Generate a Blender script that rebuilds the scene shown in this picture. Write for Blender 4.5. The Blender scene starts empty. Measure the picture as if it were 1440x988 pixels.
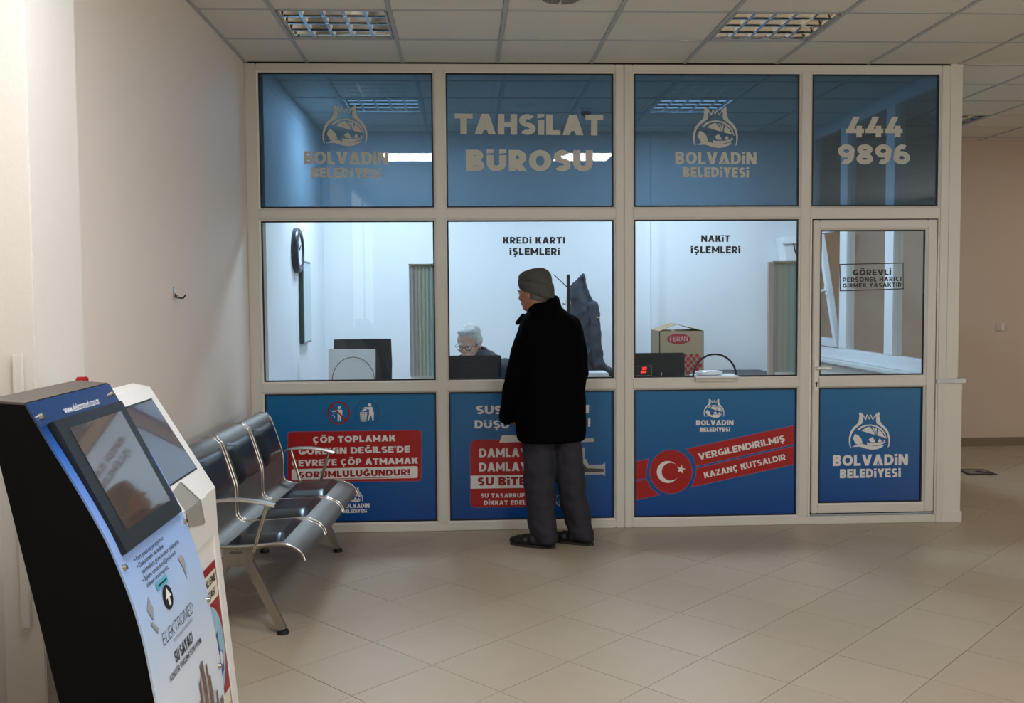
import bpy, bmesh, math, random
from mathutils import Vector, Matrix, Euler

random.seed(7)
PI = math.pi
SC = bpy.context.scene
COL = SC.collection
VL = bpy.context.view_layer

# ------------------------------------------------------------------ camera
CF, CC = 1421.25, Vector((1.7, -6.5278, 1.5194))
YAW, PIT, ROL = -0.0471, -0.0549, -0.0073
_fw = Vector((-math.sin(YAW) * math.cos(PIT), math.cos(YAW) * math.cos(PIT), math.sin(PIT)))
_r = Vector((math.cos(YAW), math.sin(YAW), 0)); _u = _r.cross(_fw)
CR = _r * math.cos(ROL) + _u * math.sin(ROL); CU = -_r * math.sin(ROL) + _u * math.cos(ROL)
cam = bpy.data.cameras.new('camera'); cam.sensor_width = 36; cam.lens = CF / 1440 * 36
cam.clip_start = .05
camo = bpy.data.objects.new('camera', cam); COL.objects.link(camo)
M = Matrix((CR, CU, -_fw)).transposed().to_4x4(); M.translation = CC
camo.matrix_world = M
SC.camera = camo

def at(x, y, ax, val):
    """the point of the plane <ax>=val that the photograph shows at pixel x, y"""
    d = _fw + CR * ((x - 720) / CF) - CU * ((y - 494) / CF)
    t = (val - CC[ax]) / d[ax]
    return CC + d * t

# ------------------------------------------------------------------ world, exposure, lights
SC.view_settings.view_transform = 'Standard'; SC.view_settings.look = 'None'
SC.view_settings.gamma = 1; SC.view_settings.use_curve_mapping = False
SC.view_settings.exposure = 0.0
SC.cycles.use_denoising = True
SC.cycles.max_bounces = 10; SC.cycles.diffuse_bounces = 5; SC.cycles.glossy_bounces = 4
SC.cycles.transparent_max_bounces = 16; SC.cycles.sample_clamp_indirect = 4
SC.cycles.caustics_reflective = False; SC.cycles.caustics_refractive = False
W = bpy.data.worlds.new('world'); SC.world = W; W.use_nodes = True
W.node_tree.nodes['Background'].inputs[0].default_value = (.55, .6, .7, 1)
W.node_tree.nodes['Background'].inputs[1].default_value = .4

DAY = 50; DAY_FILL = 140; DAY_COL = (.95, .98, 1.0)
HALL_LAMP = 38.5         # the lit ceiling panels of the hall (emission strength)
SIDE_FILL = 11.0
OFF_LAMP = 50.0          # watts behind each louvre of the office
OFF_COL = (.66, .83, 1.0)

def area(name, loc, size, power, col, parent=None):
    l = bpy.data.lights.new(name, 'AREA'); l.shape = 'RECTANGLE'; l.size = size[0]; l.size_y = size[1]
    l.energy = power; l.color = col
    o = bpy.data.objects.new(name, l); COL.objects.link(o); o.location = loc
    if parent: o.parent = parent
    return o

# ------------------------------------------------------------------ materials
def lin(h):
    if isinstance(h, str):
        h = h.lstrip('#'); c = [int(h[i:i + 2], 16) / 255 for i in (0, 2, 4)]
        return tuple(x / 12.92 if x <= .04045 else ((x + .055) / 1.055) ** 2.4 for x in c)
    return tuple(h)
MATS = {}
def mat(name, col, rough=.5, metal=0., var=.04, scale=6., bump=0., bscale=60., emis=0., spec=.5, rand=0., coat=0., stretch=None, sheen=0.):
    if name in MATS: return MATS[name]
    m = bpy.data.materials.new(name); m.use_nodes = True; nt = m.node_tree; N = nt.nodes; L = nt.links
    b = N['Principled BSDF']; c = lin(col)
    b.inputs['Roughness'].default_value = rough; b.inputs['Metallic'].default_value = metal
    b.inputs['Specular IOR Level'].default_value = spec
    b.inputs['Coat Weight'].default_value = coat
    b.inputs['Sheen Weight'].default_value = sheen
    tc = N.new('ShaderNodeTexCoord'); mp = N.new('ShaderNodeMapping'); L.new(tc.outputs['Object'], mp.inputs[0])
    if stretch: mp.inputs['Scale'].default_value = stretch
    nz = N.new('ShaderNodeTexNoise'); nz.inputs['Scale'].default_value = scale; nz.inputs['Detail'].default_value = 5
    L.new(mp.outputs[0], nz.inputs['Vector'])
    mx = N.new('ShaderNodeMix'); mx.data_type = 'RGBA'
    mx.inputs['A'].default_value = (*[max(0, x * (1 - var)) for x in c], 1)
    mx.inputs['B'].default_value = (*[min(1, x * (1 + var)) for x in c], 1)
    L.new(nz.outputs['Fac'], mx.inputs['Factor'])
    out = mx.outputs['Result']
    if rand:
        oi = N.new('ShaderNodeObjectInfo'); hs = N.new('ShaderNodeHueSaturation')
        mr = N.new('ShaderNodeMapRange'); mr.inputs['To Min'].default_value = 1 - rand; mr.inputs['To Max'].default_value = 1 + rand
        L.new(oi.outputs['Random'], mr.inputs['Value']); L.new(mr.outputs[0], hs.inputs['Value'])
        L.new(out, hs.inputs['Color']); out = hs.outputs['Color']
    L.new(out, b.inputs['Base Color'])
    if emis:
        L.new(out, b.inputs['Emission Color']); b.inputs['Emission Strength'].default_value = emis
    if bump:
        n2 = N.new('ShaderNodeTexNoise'); n2.inputs['Scale'].default_value = bscale; n2.inputs['Detail'].default_value = 6
        L.new(mp.outputs[0], n2.inputs['Vector'])
        bp = N.new('ShaderNodeBump'); bp.inputs['Strength'].default_value = bump; bp.inputs['Distance'].default_value = .004
        L.new(n2.outputs['Fac'], bp.inputs['Height']); L.new(bp.outputs[0], b.inputs['Normal'])
    MATS[name] = m
    return m
def glassmat(name, tint, refl=.5, rough=.0, diff=None, dfac=0., ior=1.45):
    """thin pane: lets light straight through with a tint, mirrors by Fresnel"""
    if name in MATS: return MATS[name]
    m = bpy.data.materials.new(name); m.use_nodes = True; nt = m.node_tree; N = nt.nodes; L = nt.links
    N.remove(N['Principled BSDF']); out = N['Material Output']
    tr = N.new('ShaderNodeBsdfTransparent'); tr.inputs[0].default_value = (*tint, 1)
    nz = N.new('ShaderNodeTexNoise'); nz.inputs['Scale'].default_value = 3
    cr = N.new('ShaderNodeMix'); cr.data_type = 'RGBA'; cr.inputs['A'].default_value = (*[t * .985 for t in tint], 1); cr.inputs['B'].default_value = (*tint, 1)
    L.new(nz.outputs['Fac'], cr.inputs['Factor']); L.new(cr.outputs['Result'], tr.inputs[0])
    gl = N.new('ShaderNodeBsdfGlossy'); gl.inputs['Roughness'].default_value = rough
    fr = N.new('ShaderNodeFresnel'); fr.inputs[0].default_value = ior
    geo = N.new('ShaderNodeNewGeometry')
    mu = N.new('ShaderNodeMath'); mu.operation = 'MULTIPLY'; mu.inputs[1].default_value = refl
    fm = N.new('ShaderNodeMath'); fm.operation = 'MULTIPLY'
    inv = N.new('ShaderNodeMath'); inv.operation = 'SUBTRACT'; inv.inputs[0].default_value = 1
    L.new(geo.outputs['Backfacing'], inv.inputs[1])
    L.new(fr.outputs[0], mu.inputs[0]); L.new(mu.outputs[0], fm.inputs[0]); L.new(inv.outputs[0], fm.inputs[1])
    mx = N.new('ShaderNodeMixShader'); L.new(fm.outputs[0], mx.inputs[0]); 
    src = tr.outputs[0]
    if diff:
        df = N.new('ShaderNodeBsdfDiffuse'); df.inputs[0].default_value = (*lin(diff), 1)
        m2 = N.new('ShaderNodeMixShader'); m2.inputs[0].default_value = dfac
        L.new(tr.outputs[0], m2.inputs[1]); L.new(df.outputs[0], m2.inputs[2]); src = m2.outputs[0]
    L.new(src, mx.inputs[1]); L.new(gl.outputs[0], mx.inputs[2]); L.new(mx.outputs[0], out.inputs[0])
    MATS[name] = m
    return m
def translucent(m, fac, k=1.0):
    """lets part of the light from the far side through a cloth or paper"""
    nt = m.node_tree; N = nt.nodes; L = nt.links; b = N['Principled BSDF']; out = N['Material Output']
    tl = N.new('ShaderNodeBsdfTranslucent'); mx = N.new('ShaderNodeMixShader'); mx.inputs[0].default_value = fac
    tl.inputs[0].default_value = (.86, .87, .85, 1); L.new(b.outputs[0], mx.inputs[1]); L.new(tl.outputs[0], mx.inputs[2]); L.new(mx.outputs[0], out.inputs[0])
    return m
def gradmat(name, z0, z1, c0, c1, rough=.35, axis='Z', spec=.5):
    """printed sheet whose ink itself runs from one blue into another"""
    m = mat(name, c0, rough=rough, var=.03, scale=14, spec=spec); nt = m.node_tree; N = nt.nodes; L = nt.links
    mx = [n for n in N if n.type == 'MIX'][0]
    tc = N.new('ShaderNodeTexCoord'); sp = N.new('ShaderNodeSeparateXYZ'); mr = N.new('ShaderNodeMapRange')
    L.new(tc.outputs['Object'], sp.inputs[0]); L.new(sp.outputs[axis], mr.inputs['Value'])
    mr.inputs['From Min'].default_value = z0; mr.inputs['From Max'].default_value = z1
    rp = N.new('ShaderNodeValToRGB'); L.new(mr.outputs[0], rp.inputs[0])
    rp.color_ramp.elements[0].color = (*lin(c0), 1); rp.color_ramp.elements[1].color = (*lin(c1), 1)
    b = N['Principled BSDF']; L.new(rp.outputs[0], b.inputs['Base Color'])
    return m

M_WALL = mat('wall_paint', '#e0d5ca', rough=.62, var=.02, scale=2, bump=.12, bscale=180)
M_WALLD = mat('wall_paint_beige', '#d9c5b2', rough=.65, var=.02, scale=2, bump=.12, bscale=180)
M_PIL = mat('pilaster_paint', '#d8d3ca', rough=.55, var=.02, scale=3, bump=.15, bscale=90)
M_OWALL = mat('office_paint', '#dfe3e6', rough=.6, var=.015, scale=2, bump=.08, bscale=150)
M_CEIL = mat('ceiling_board', '#e4e1d8', rough=.85, var=.03, scale=40, bump=.35, bscale=260, rand=.012)
M_TBAR = mat('grid_steel', '#b4b6b6', rough=.5, var=.02)
M_DARK = mat('dark_gap', '#1c160f', rough=.9)
M_TILE = mat('floor_porcelain', '#b0a28c', rough=.36, var=.06, scale=5, bump=.08, bscale=35, rand=.03, spec=.45)
M_GROUT = mat('grout', '#857860', rough=.9)
M_UPVC = mat('upvc_frame', '#d2cfc5', rough=.38, var=.015, scale=3, bump=.03, bscale=40)
M_UPVCW = mat('upvc_white', '#d8dcdf', rough=.35, var=.01, scale=3)
M_BEAD = mat('glazing_bead', '#e6e2da', rough=.32, var=.01)
M_GASK = mat('gasket_rubber', '#0a0a0b', rough=.6)
M_CHROME = mat('chrome_tube', '#b9b3a9', rough=.22, metal=1, var=.05, scale=20)
M_ALU = mat('brushed_aluminium', '#b4afa8', rough=.32, metal=1, var=.06, scale=12, stretch=(1, 30, 1))
M_SHELL = mat('perforated_steel', '#8f8a83', rough=.46, metal=1, var=.08, scale=200, bump=.3, bscale=500)
M_PAD = mat('black_vinyl', '#0d1118', rough=.28, var=.15, scale=8, bump=.12, bscale=300, coat=.15)
M_RUB = mat('black_rubber', '#0b0b0b', rough=.6)
M_BLACK = mat('black_plastic', '#101214', rough=.4, var=.1)
M_MON = mat('monitor_plastic', '#121c21', rough=.5, var=.1, spec=.3)
M_KSIDE = mat('kiosk_side_black', '#020202', rough=.6, var=.15, bump=.05, spec=.12)
M_KTOP = mat('kiosk_top_grey', '#565048', rough=.55)
M_KWHITE = mat('kiosk_white', '#dedcd6', rough=.4, var=.01)
M_WHITE = mat('print_white', '#dcdcd8', rough=.45, var=.02)
M_FROST = mat('frosted_letter', '#bcbbb0', rough=.6, var=.03)
M_RED = mat('print_red', '#a01013', rough=.35, var=.04)
M_REDT = mat('print_dark_red', '#8e0c10', rough=.35, var=.04)
M_REDP = mat('print_red_outline', '#8a4a6e', rough=.4)
M_PBLK = mat('print_black', '#0e0e10', rough=.5)
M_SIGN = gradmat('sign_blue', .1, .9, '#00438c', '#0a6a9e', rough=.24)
M_WHT = mat('white_gloss', '#e6e8ea', rough=.3, var=.01)
M_MARB = mat('marble_sill', '#c9ccca', rough=.3, var=.12, scale=9)
M_GLASS = glassmat('clear_glass', (.93, .965, .985), refl=1.0)
M_FILM = glassmat('blue_film_glass', (.34, .45, .53), refl=1.25, diff='#7f9cb2', dfac=.10)
M_CLEAR = glassmat('window_glass', (.95, .97, .97), refl=.8)
M_SCREEN = mat('screen_glass', '#4a3f38', rough=.06, var=.02, spec=.9, coat=.6)
M_SCREEN2 = mat('screen_glass_violet', '#3d3540', rough=.05, var=.02, spec=.8, coat=.5)
M_FILL = mat('fill_panel_warm', '#fff0e0', emis=SIDE_FILL, var=.0)
M_LAMP = mat('lamp_diffuser', '#f4f7ff', emis=HALL_LAMP, var=.0)
M_MIRR = mat('louvre_aluminium', '#e4e1d8', rough=.09, metal=1, var=.02)
M_LOUV = mat('louvre_blade', '#e9ebec', rough=.12, metal=1, var=.02)
M_TUBE = mat('fluorescent_tube', '#e9ecea', rough=.3)
M_TUBEON = mat('fluorescent_tube_lit', '#dcecff', emis=2.0, var=0)

# ------------------------------------------------------------------ object helpers
def wm(o):
    m = o.matrix_basis.copy()
    return wm(o.parent) @ m if o.parent else m
def tagp(o, label=None, cat=None, group=None, kind=None):
    for k, v in (('label', label), ('category', cat), ('group', group), ('kind', kind)):
        if v: o[k] = v
    return o
def thing(name, label, cat, loc=(0, 0, 0), rz=0, group=None):
    o = bpy.data.objects.new(name, None); o.empty_display_size = .1; COL.objects.link(o)
    o.location = loc; o.rotation_euler = (0, 0, rz)
    return tagp(o, label, cat, group)
def struct(name, loc=(0, 0, 0)):
    o = bpy.data.objects.new(name, None); o.empty_display_size = .1; COL.objects.link(o); o.location = loc
    o['kind'] = 'structure'
    return o
def link(name, me, m, parent=None, world=True, smooth=None, label=None):
    if m is not None and not me.materials: me.materials.append(m)
    if smooth:
        me.polygons.foreach_set('use_smooth', [True] * len(me.polygons))
        me.set_sharp_from_angle(angle=math.radians(smooth))
    o = bpy.data.objects.new(name, me); COL.objects.link(o)
    if parent:
        o.parent = parent
        if world: me.transform(wm(parent).inverted())
    if label: o['label'] = label
    return o
class MB:
    def __init__(s): s.bm = bmesh.new()
    def box(s, a, b, bev=0, M=None):
        lo = [min(a[i], b[i]) for i in range(3)]; hi = [max(a[i], b[i]) for i in range(3)]
        t = bmesh.new(); bmesh.ops.create_cube(t, size=1)
        for v in t.verts: v.co = Vector([lo[i] + (v.co[i] + .5) * (hi[i] - lo[i]) for i in range(3)])
        if bev: bmesh.ops.bevel(t, geom=t.edges[:], offset=min(bev, .45 * min(hi[i] - lo[i] for i in range(3))), segments=2, affect='EDGES', clamp_overlap=True)
        s.add(t, M); return s
    def add(s, t, M=None):
        if M is not None: bmesh.ops.transform(t, matrix=M, verts=t.verts)
        me = bpy.data.meshes.new('tmp'); t.to_mesh(me); t.free(); s.bm.from_mesh(me); bpy.data.meshes.remove(me)
    def prism(s, pts, off, bev=0):
        """pts: closed 3-D polygon, off: extrusion vector"""
        t = bmesh.new(); off = Vector(off)
        a = [t.verts.new(p) for p in pts]; b = [t.verts.new(Vector(p) + off) for p in pts]; n = len(pts)
        t.faces.new(a); t.faces.new(b[::-1])
        for i in range(n): t.faces.new((a[i], b[i], b[(i + 1) % n], a[(i + 1) % n]))
        bmesh.ops.recalc_face_normals(t, faces=t.faces[:])
        if bev: bmesh.ops.bevel(t, geom=t.edges[:], offset=bev, segments=2, affect='EDGES', clamp_overlap=True)
        s.add(t); return s
    def poly(s, pts):
        s.bm.faces.new([s.bm.verts.new(p) for p in pts]); return s
    def ell(s, c, r, R=None, seg=20):
        t = bmesh.new(); bmesh.ops.create_uvsphere(t, u_segments=seg, v_segments=max(8, seg * 2 // 3), radius=1)
        M = Matrix.Translation(c) @ (R.to_4x4() if R else Matrix.Identity(4)) @ Matrix.Diagonal((*r, 1))
        s.add(t, M); return s
    def cyl(s, a, b, r0, r1=None, seg=16, cap=True):
        a = Vector(a); b = Vector(b); r1 = r0 if r1 is None else r1; d = b - a
        t = bmesh.new(); bmesh.ops.create_cone(t, cap_ends=cap, segments=seg, radius1=r0, radius2=r1, depth=d.length)
        s.add(t, Matrix.Translation((a + b) / 2) @ d.to_track_quat('Z', 'Y').to_matrix().to_4x4()); return s
    def tube(s, pts, r, seg=10, closed=False, flat=None):
        """one skin along pts; r number or list; flat=(along, across) radii by fixed up vector"""
        P = [Vector(p) for p in pts]; n = len(P); rr = r if isinstance(r, (list, tuple)) else [r] * n
        up = Vector((0, 0, 1)); rings = []
        prev = None
        for i in range(n):
            d = (P[(i + 1) % n] - P[i - 1]) if closed else (P[min(i + 1, n - 1)] - P[max(i - 1, 0)])
            d.normalize()
            if prev is None:
                x = d.cross(up)
                if x.length < .1: x = d.cross(Vector((1, 0, 0)))
            else: x = prev - d * prev.dot(d)
            x.normalize(); y = d.cross(x).normalized(); prev = x
            rings.append([s.bm.verts.new(P[i] + (x * math.cos(a) + y * math.sin(a)) * rr[i]) for a in [2 * PI * k / seg for k in range(seg)]])
        for i in range(n if closed else n - 1):
            A = rings[i]; B = rings[(i + 1) % n]
            for k in range(seg): s.bm.faces.new((A[k], A[(k + 1) % seg], B[(k + 1) % seg], B[k]))
        if not closed: s.bm.faces.new(rings[0][::-1]); s.bm.faces.new(rings[-1])
        return s
    def loft(s, rings, cap=True):
        R = [[s.bm.verts.new(p) for p in r] for r in rings]; n = len(R[0])
        for A, B in zip(R[:-1], R[1:]):
            for k in range(n): s.bm.faces.new((A[k], A[(k + 1) % n], B[(k + 1) % n], B[k]))
        if cap: s.bm.faces.new(R[0][::-1]); s.bm.faces.new(R[-1])
        return s
    def limb(s, pts, radii, seg=14):
        """joints with spheres, tapering cones between (for voxel union)"""
        for p, r in zip(pts, radii): s.ell(p, (r, r, r), seg=seg)
        for i in range(len(pts) - 1): s.cyl(pts[i], pts[i + 1], radii[i], radii[i + 1], seg=seg)
        return s
    def mesh(s, name='mesh'):
        bmesh.ops.recalc_face_normals(s.bm, faces=s.bm.faces[:])
        me = bpy.data.meshes.new(name); s.bm.to_mesh(me); s.bm.free(); return me
    def build(s, name, m, parent=None, world=True, smooth=None, label=None):
        return link(name, s.mesh(name), m, parent, world, smooth, label)
    def fuse(s, name, m, parent=None, voxel=.008, smooth=6, label=None, disp=0, world=True):
        me = s.mesh(name); o = bpy.data.objects.new('tmp', me); COL.objects.link(o)
        r = o.modifiers.new('r', 'REMESH'); r.mode = 'VOXEL'; r.voxel_size = voxel
        k = o.modifiers.new('s', 'SMOOTH'); k.factor = .5; k.iterations = smooth
        if disp:
            tx = bpy.data.textures.new('folds', 'CLOUDS'); tx.noise_scale = .09; tx.noise_depth = 1
            d = o.modifiers.new('d', 'DISPLACE'); d.texture = tx; d.strength = disp; d.mid_level = .5
        VL.update(); dg = bpy.context.evaluated_depsgraph_get()
        nm = bpy.data.meshes.new_from_object(o.evaluated_get(dg)); bpy.data.objects.remove(o); nm.name = name
        nm.materials.clear()
        return link(name, nm, m, parent, world, smooth=80, label=label)
def box(name, a, b, m, parent=None, bev=0, label=None, world=True):
    return MB().box(a, b, bev).build(name, m, parent, world=world, smooth=40 if bev else None, label=label)
def copy_tree(o, parent=None, loc=None, label=None):
    c = o.copy(); COL.objects.link(c)
    if parent: c.parent = parent
    if loc is not None: c.location = loc
    if label: c['label'] = label
    for ch in list(o.children):
        if ch.name.startswith('tmp'): continue
        copy_tree(ch, c)
    return c

# ------------------------------------------------------------------ stroke lettering
def glyph(ch, t):
    h = t / 2; P = []; v = t * .88; hv = v / 2
    def rc(x0, y0, x1, y1): P.append([(x0, y0), (x1, y0), (x1, y1), (x0, y1)])
    def dg(x0, y0, x1, y1, w): P.append([(x0, y0), (x0 + w, y0), (x1 + w, y1), (x1, y1)])
    def arc(cx, cy, rx, ry, a0, a1, n=14, tt=None):
        k = (tt or t) / 2; pr = None
        for i in range(n + 1):
            a = math.radians(a0 + (a1 - a0) * i / n); c, s_ = math.cos(a), math.sin(a)
            q = ((cx + (rx + k) * c, cy + (ry + k * .9) * s_), (cx + (rx - k) * c, cy + (ry - k * .9) * s_))
            if pr: P.append([pr[0], q[0], q[1], pr[1]])
            pr = q
    b = ch; dots = None
    if ch in 'ÖÜ': b = {'Ö': 'O', 'Ü': 'U'}[ch]; dots = 'um'
    if ch == 'Ğ': b = 'G'; dots = 'br'
    if ch == 'Ç': b = 'C'; dots = 'ce'
    if ch == 'Ş': b = 'S'; dots = 'ce'
    w = .7
    if b == 'A':
        w = .88; k = t * 1.15; dg(0, 0, w / 2 - k / 2, 1, k); dg(w - k, 0, w / 2 - k / 2, 1, k); rc(.2, .2, w - .2, .2 + v * .85)
    elif b == 'Λ':
        w = .9; k = t * 1.15; dg(0, 0, w / 2 - k / 2, 1, k); dg(w - k, 0, w / 2 - k / 2, 1, k); P.append([(w / 2 - .1, .0), (w / 2 + .1, 0), (w / 2, .3)])
    elif b == 'B':
        w = .74; rc(0, 0, t, 1)
        for y0, y1, xr in ((0, .53, w), (.47, 1, w - .04)):
            ry = (y1 - y0) / 2 - hv; cx = xr - h - ry * .95
            rc(0, y0, cx, y0 + v); rc(0, y1 - v, cx, y1); arc(cx, (y0 + y1) / 2, ry * .95, ry, -90, 90, 10)
    elif b == 'C': w = .8; arc(w / 2 + .02, .5, w / 2 - h, .5 - hv, 48, 312)
    elif b == 'D':
        w = .82; rc(0, 0, t, 1); cx = .36; rc(0, 0, cx, v); rc(0, 1 - v, cx, 1); arc(cx, .5, w - h - cx, .5 - hv, -90, 90)
    elif b == 'E': w = .64; rc(0, 0, t, 1); rc(0, 0, w, v); rc(0, 1 - v, w, 1); rc(0, .5 - hv, w - .05, .5 + hv)
    elif b == 'F': w = .62; rc(0, 0, t, 1); rc(0, 1 - v, w, 1); rc(0, .44 - hv, w - .06, .44 + hv)
    elif b == 'G': w = .84; arc(w / 2, .5, w / 2 - h, .5 - hv, 48, 325); rc(w - t * 1.02, .08, w, .52); rc(w / 2, .52 - v, w, .52)
    elif b == 'H': w = .8; rc(0, 0, t, 1); rc(w - t, 0, w, 1); rc(0, .5 - hv, w, .5 + hv)
    elif b == 'I': w = t; rc(0, 0, t, 1)
    elif b == 'i': w = t; rc(0, 0, t, .74); P.append([(-.02, .8), (t, .86), (t, 1.02), (-.02, 1.02)])
    elif b == 'ı': w = t; rc(0, 0, t, .74)
    elif b == 'İ': w = t; rc(0, 0, t, 1); rc(0, 1.08, t, 1.08 + t * .9)
    elif b == 'K': w = .76; rc(0, 0, t, 1); k = t * 1.35; dg(t * .6, .36, w - k, 1, k); dg(w - k + .03, 0, t * .95, .6, k)
    elif b == 'L': w = .6; rc(0, 0, t, 1); rc(0, 0, w, v)
    elif b == 'M': w = .98; rc(0, 0, t, 1); rc(w - t, 0, w, 1); k = t * .95; dg(w / 2 - k / 2, .22, 0, 1, k); dg(w / 2 - k / 2, .22, w - k, 1, k)
    elif b == 'N': w = .82; rc(0, 0, t, 1); rc(w - t, 0, w, 1); k = t * 1.15; dg(w - k, 0, 0, 1, k)
    elif b == 'O': w = .92; arc(w / 2, .5, w / 2 - h, .5 - hv, 0, 360, 28)
    elif b in 'PR':
        w = .72; rc(0, 0, t, 1); y0 = .3; ry = (1 - y0) / 2 - hv; cx = w - h - ry
        rc(0, y0, cx, y0 + v); rc(0, 1 - v, cx, 1); arc(cx, (1 + y0) / 2, ry, ry, -90, 90, 10)
        if b == 'R': dg(w - t * 1.2 + .03, 0, w - t * 1.2 - .22, .36, t * 1.2)
    elif b == 'S':
        w = .7; r = .25 - hv * .55; rx = w / 2 - h
        arc(w / 2, .75 - hv * .42, rx, r, 35, 270, 12); arc(w / 2, .25 + hv * .42, rx, r, 90, -145, 12)
    elif b == 'T': w = .74; rc(0, 1 - v, w, 1); rc(w / 2 - h, 0, w / 2 + h, 1)
    elif b == 'U':
        w = .8; top = 1 if dots != 'um' else .76
        rc(0, .38, t, top); rc(w - t, .38, w, top); arc(w / 2, .38, w / 2 - h, .38 - hv, 180, 360)
        if dots == 'um': dots = None; P.append([(0, .82), (t, .86), (t, 1.02), (0, 1.02)]); P.append([(w - t, .82), (w, .86), (w, 1.02), (w - t, 1.02)])
    elif b == 'V': w = .88; k = t * 1.15; dg(w / 2 - k / 2, 0, 0, 1, k); dg(w / 2 - k / 2, 0, w - k, 1, k)
    elif b == 'Y': w = .82; k = t * 1.2; dg(w / 2 - k / 2, .38, 0, 1, k); dg(w / 2 - k / 2, .38, w - k, 1, k); rc(w / 2 - h, 0, w / 2 + h, .45)
    elif b == 'Z': w = .7; rc(0, 0, w, v); rc(0, 1 - v, w, 1); dg(0, v * .6, w - t * 1.3, 1 - v * .6, t * 1.3)
    elif b == '4': w = .86; rc(.5, 0, .5 + t, .56); rc(0, .2, w, .2 + v * .95); dg(0, .24, .34, 1, t * 1.2)
    elif b == '8': w = .78; arc(w / 2, .74, w / 2 - h - .03, .26 - hv, 0, 360, 18); arc(w / 2, .28, w / 2 - h, .28 - hv, 0, 360, 18)
    elif b == '6': w = .78; arc(w / 2, .33, w / 2 - h, .33 - hv, 0, 360, 18); arc(w / 2 + .02, .5, w / 2 - h, .5 - hv, 60, 190, 10)
    elif b == '9': w = .78; arc(w / 2, .67, w / 2 - h, .33 - hv, 0, 360, 18); arc(w / 2 - .02, .5, w / 2 - h, .5 - hv, -120, 10, 10)
    elif b == '2': w = .7; arc(w / 2, .72, w / 2 - h, .28 - hv, -30, 160, 10); rc(0, 0, w, v); dg(0, v * .7, w - t * 1.5, .62, t * 1.4)
    elif b == '!': w = t; rc(0, .3, t, 1); rc(0, 0, t, t * .9)
    elif b == "'": w = t * .7; P.append([(0, .66), (t * .5, .66), (t * .7, 1), (0, 1)])
    elif b == ' ': w = .28
    if dots == 'um': rc(w * .24, 1.08, w * .24 + t * .85, 1.08 + t * .75); rc(w * .76 - t * .85, 1.08, w * .76, 1.08 + t * .75)
    if dots == 'br': arc(w / 2, 1.26, .14, .12, 200, 340, 6, t * .7)
    if dots == 'ce': rc(w / 2 - t * .2, -.12, w / 2 + t * .3, .02); rc(w / 2 - t * .5, -.26, w / 2 + t * .3, -.12)
    return P, w
def text2d(s, t=.24, gap=.1):
    out = []; x = 0
    for ch in s:
        P, w = glyph(ch, t)
        out += [[(x + a, b) for a, b in p] for p in P]; x += w + gap
    return out, x - gap
def letters(name, s, A, B, hgt, nrm, m, parent, t=.24, gap=.1, off=.0012, label=None, up=None, mb=None):
    """lettering from baseline point A to B (3-D), cap height hgt, standing off its sheet by off"""
    A = Vector(A); B = Vector(B); P, w = text2d(s, t, gap); u = (B - A) / w; n = Vector(nrm).normalized()
    v = (Vector(up) if up else n.cross(u.normalized())).normalized() * hgt
    q = mb or MB()
    for k, p in enumerate(P):
        pts = [A + u * a + v * b + n * (off + 5e-5 * (k % 9)) for a, b in p]
        q.poly(pts)
    if mb: return mb
    me = q.mesh(name)
    fixn(me, n)
    return link(name, me, m, parent, label=label)
def fixn(me, n):
    bm = bmesh.new(); bm.from_mesh(me); n = Vector(n)
    for f in bm.faces:
        f.normal_update()
        if f.normal.dot(n) < 0: f.normal_flip()
    bm.to_mesh(me); bm.free()
def pletters(name, s, x0, x1, yb0, hpx, m, parent, yb1=None, t=.24, gap=.1, py=-.004, off=.0012, label=None):
    """the same, read off the photograph on the glazed wall's plane"""
    A = at(x0, yb0, 1, py); B = at(x1, yb0 if yb1 is None else yb1, 1, py)
    T = at(x0, yb0 - hpx, 1, py)
    return letters(name, s, A, B, (T - A).length, (0, -1, 0), m, parent, t, gap, off, label)
def flat(name, polys, m, parent, nrm, label=None):
    q = MB()
    for p in polys: q.poly(p)
    me = q.mesh(name); fixn(me, nrm)
    return link(name, me, m, parent, label=label)
def btext(name, s, A, B, nrm, m, parent, hgt=None, off=.001, bold=.02, label=None, up=None):
    c = bpy.data.curves.new('t', 'FONT'); c.body = s; c.offset = bold
    o = bpy.data.objects.new('tmp', c); COL.objects.link(o); VL.update()
    me = bpy.data.meshes.new_from_object(o.evaluated_get(bpy.context.evaluated_depsgraph_get())); bpy.data.objects.remove(o)
    xs = [v.co.x for v in me.vertices]; x0, x1 = min(xs), max(xs); A = Vector(A); B = Vector(B); n = Vector(nrm).normalized()
    u = (B - A) / (x1 - x0); v = (Vector(up) if up else n.cross(u.normalized())).normalized()
    sy = (hgt / .7) if hgt else u.length
    for vt in me.vertices: vt.co = A + u * (vt.co.x - x0) + v * vt.co.y * sy + n * off
    me.materials.clear(); me.update(); fixn(me, n)
    return link(name, me, m, parent, label=label)

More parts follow.
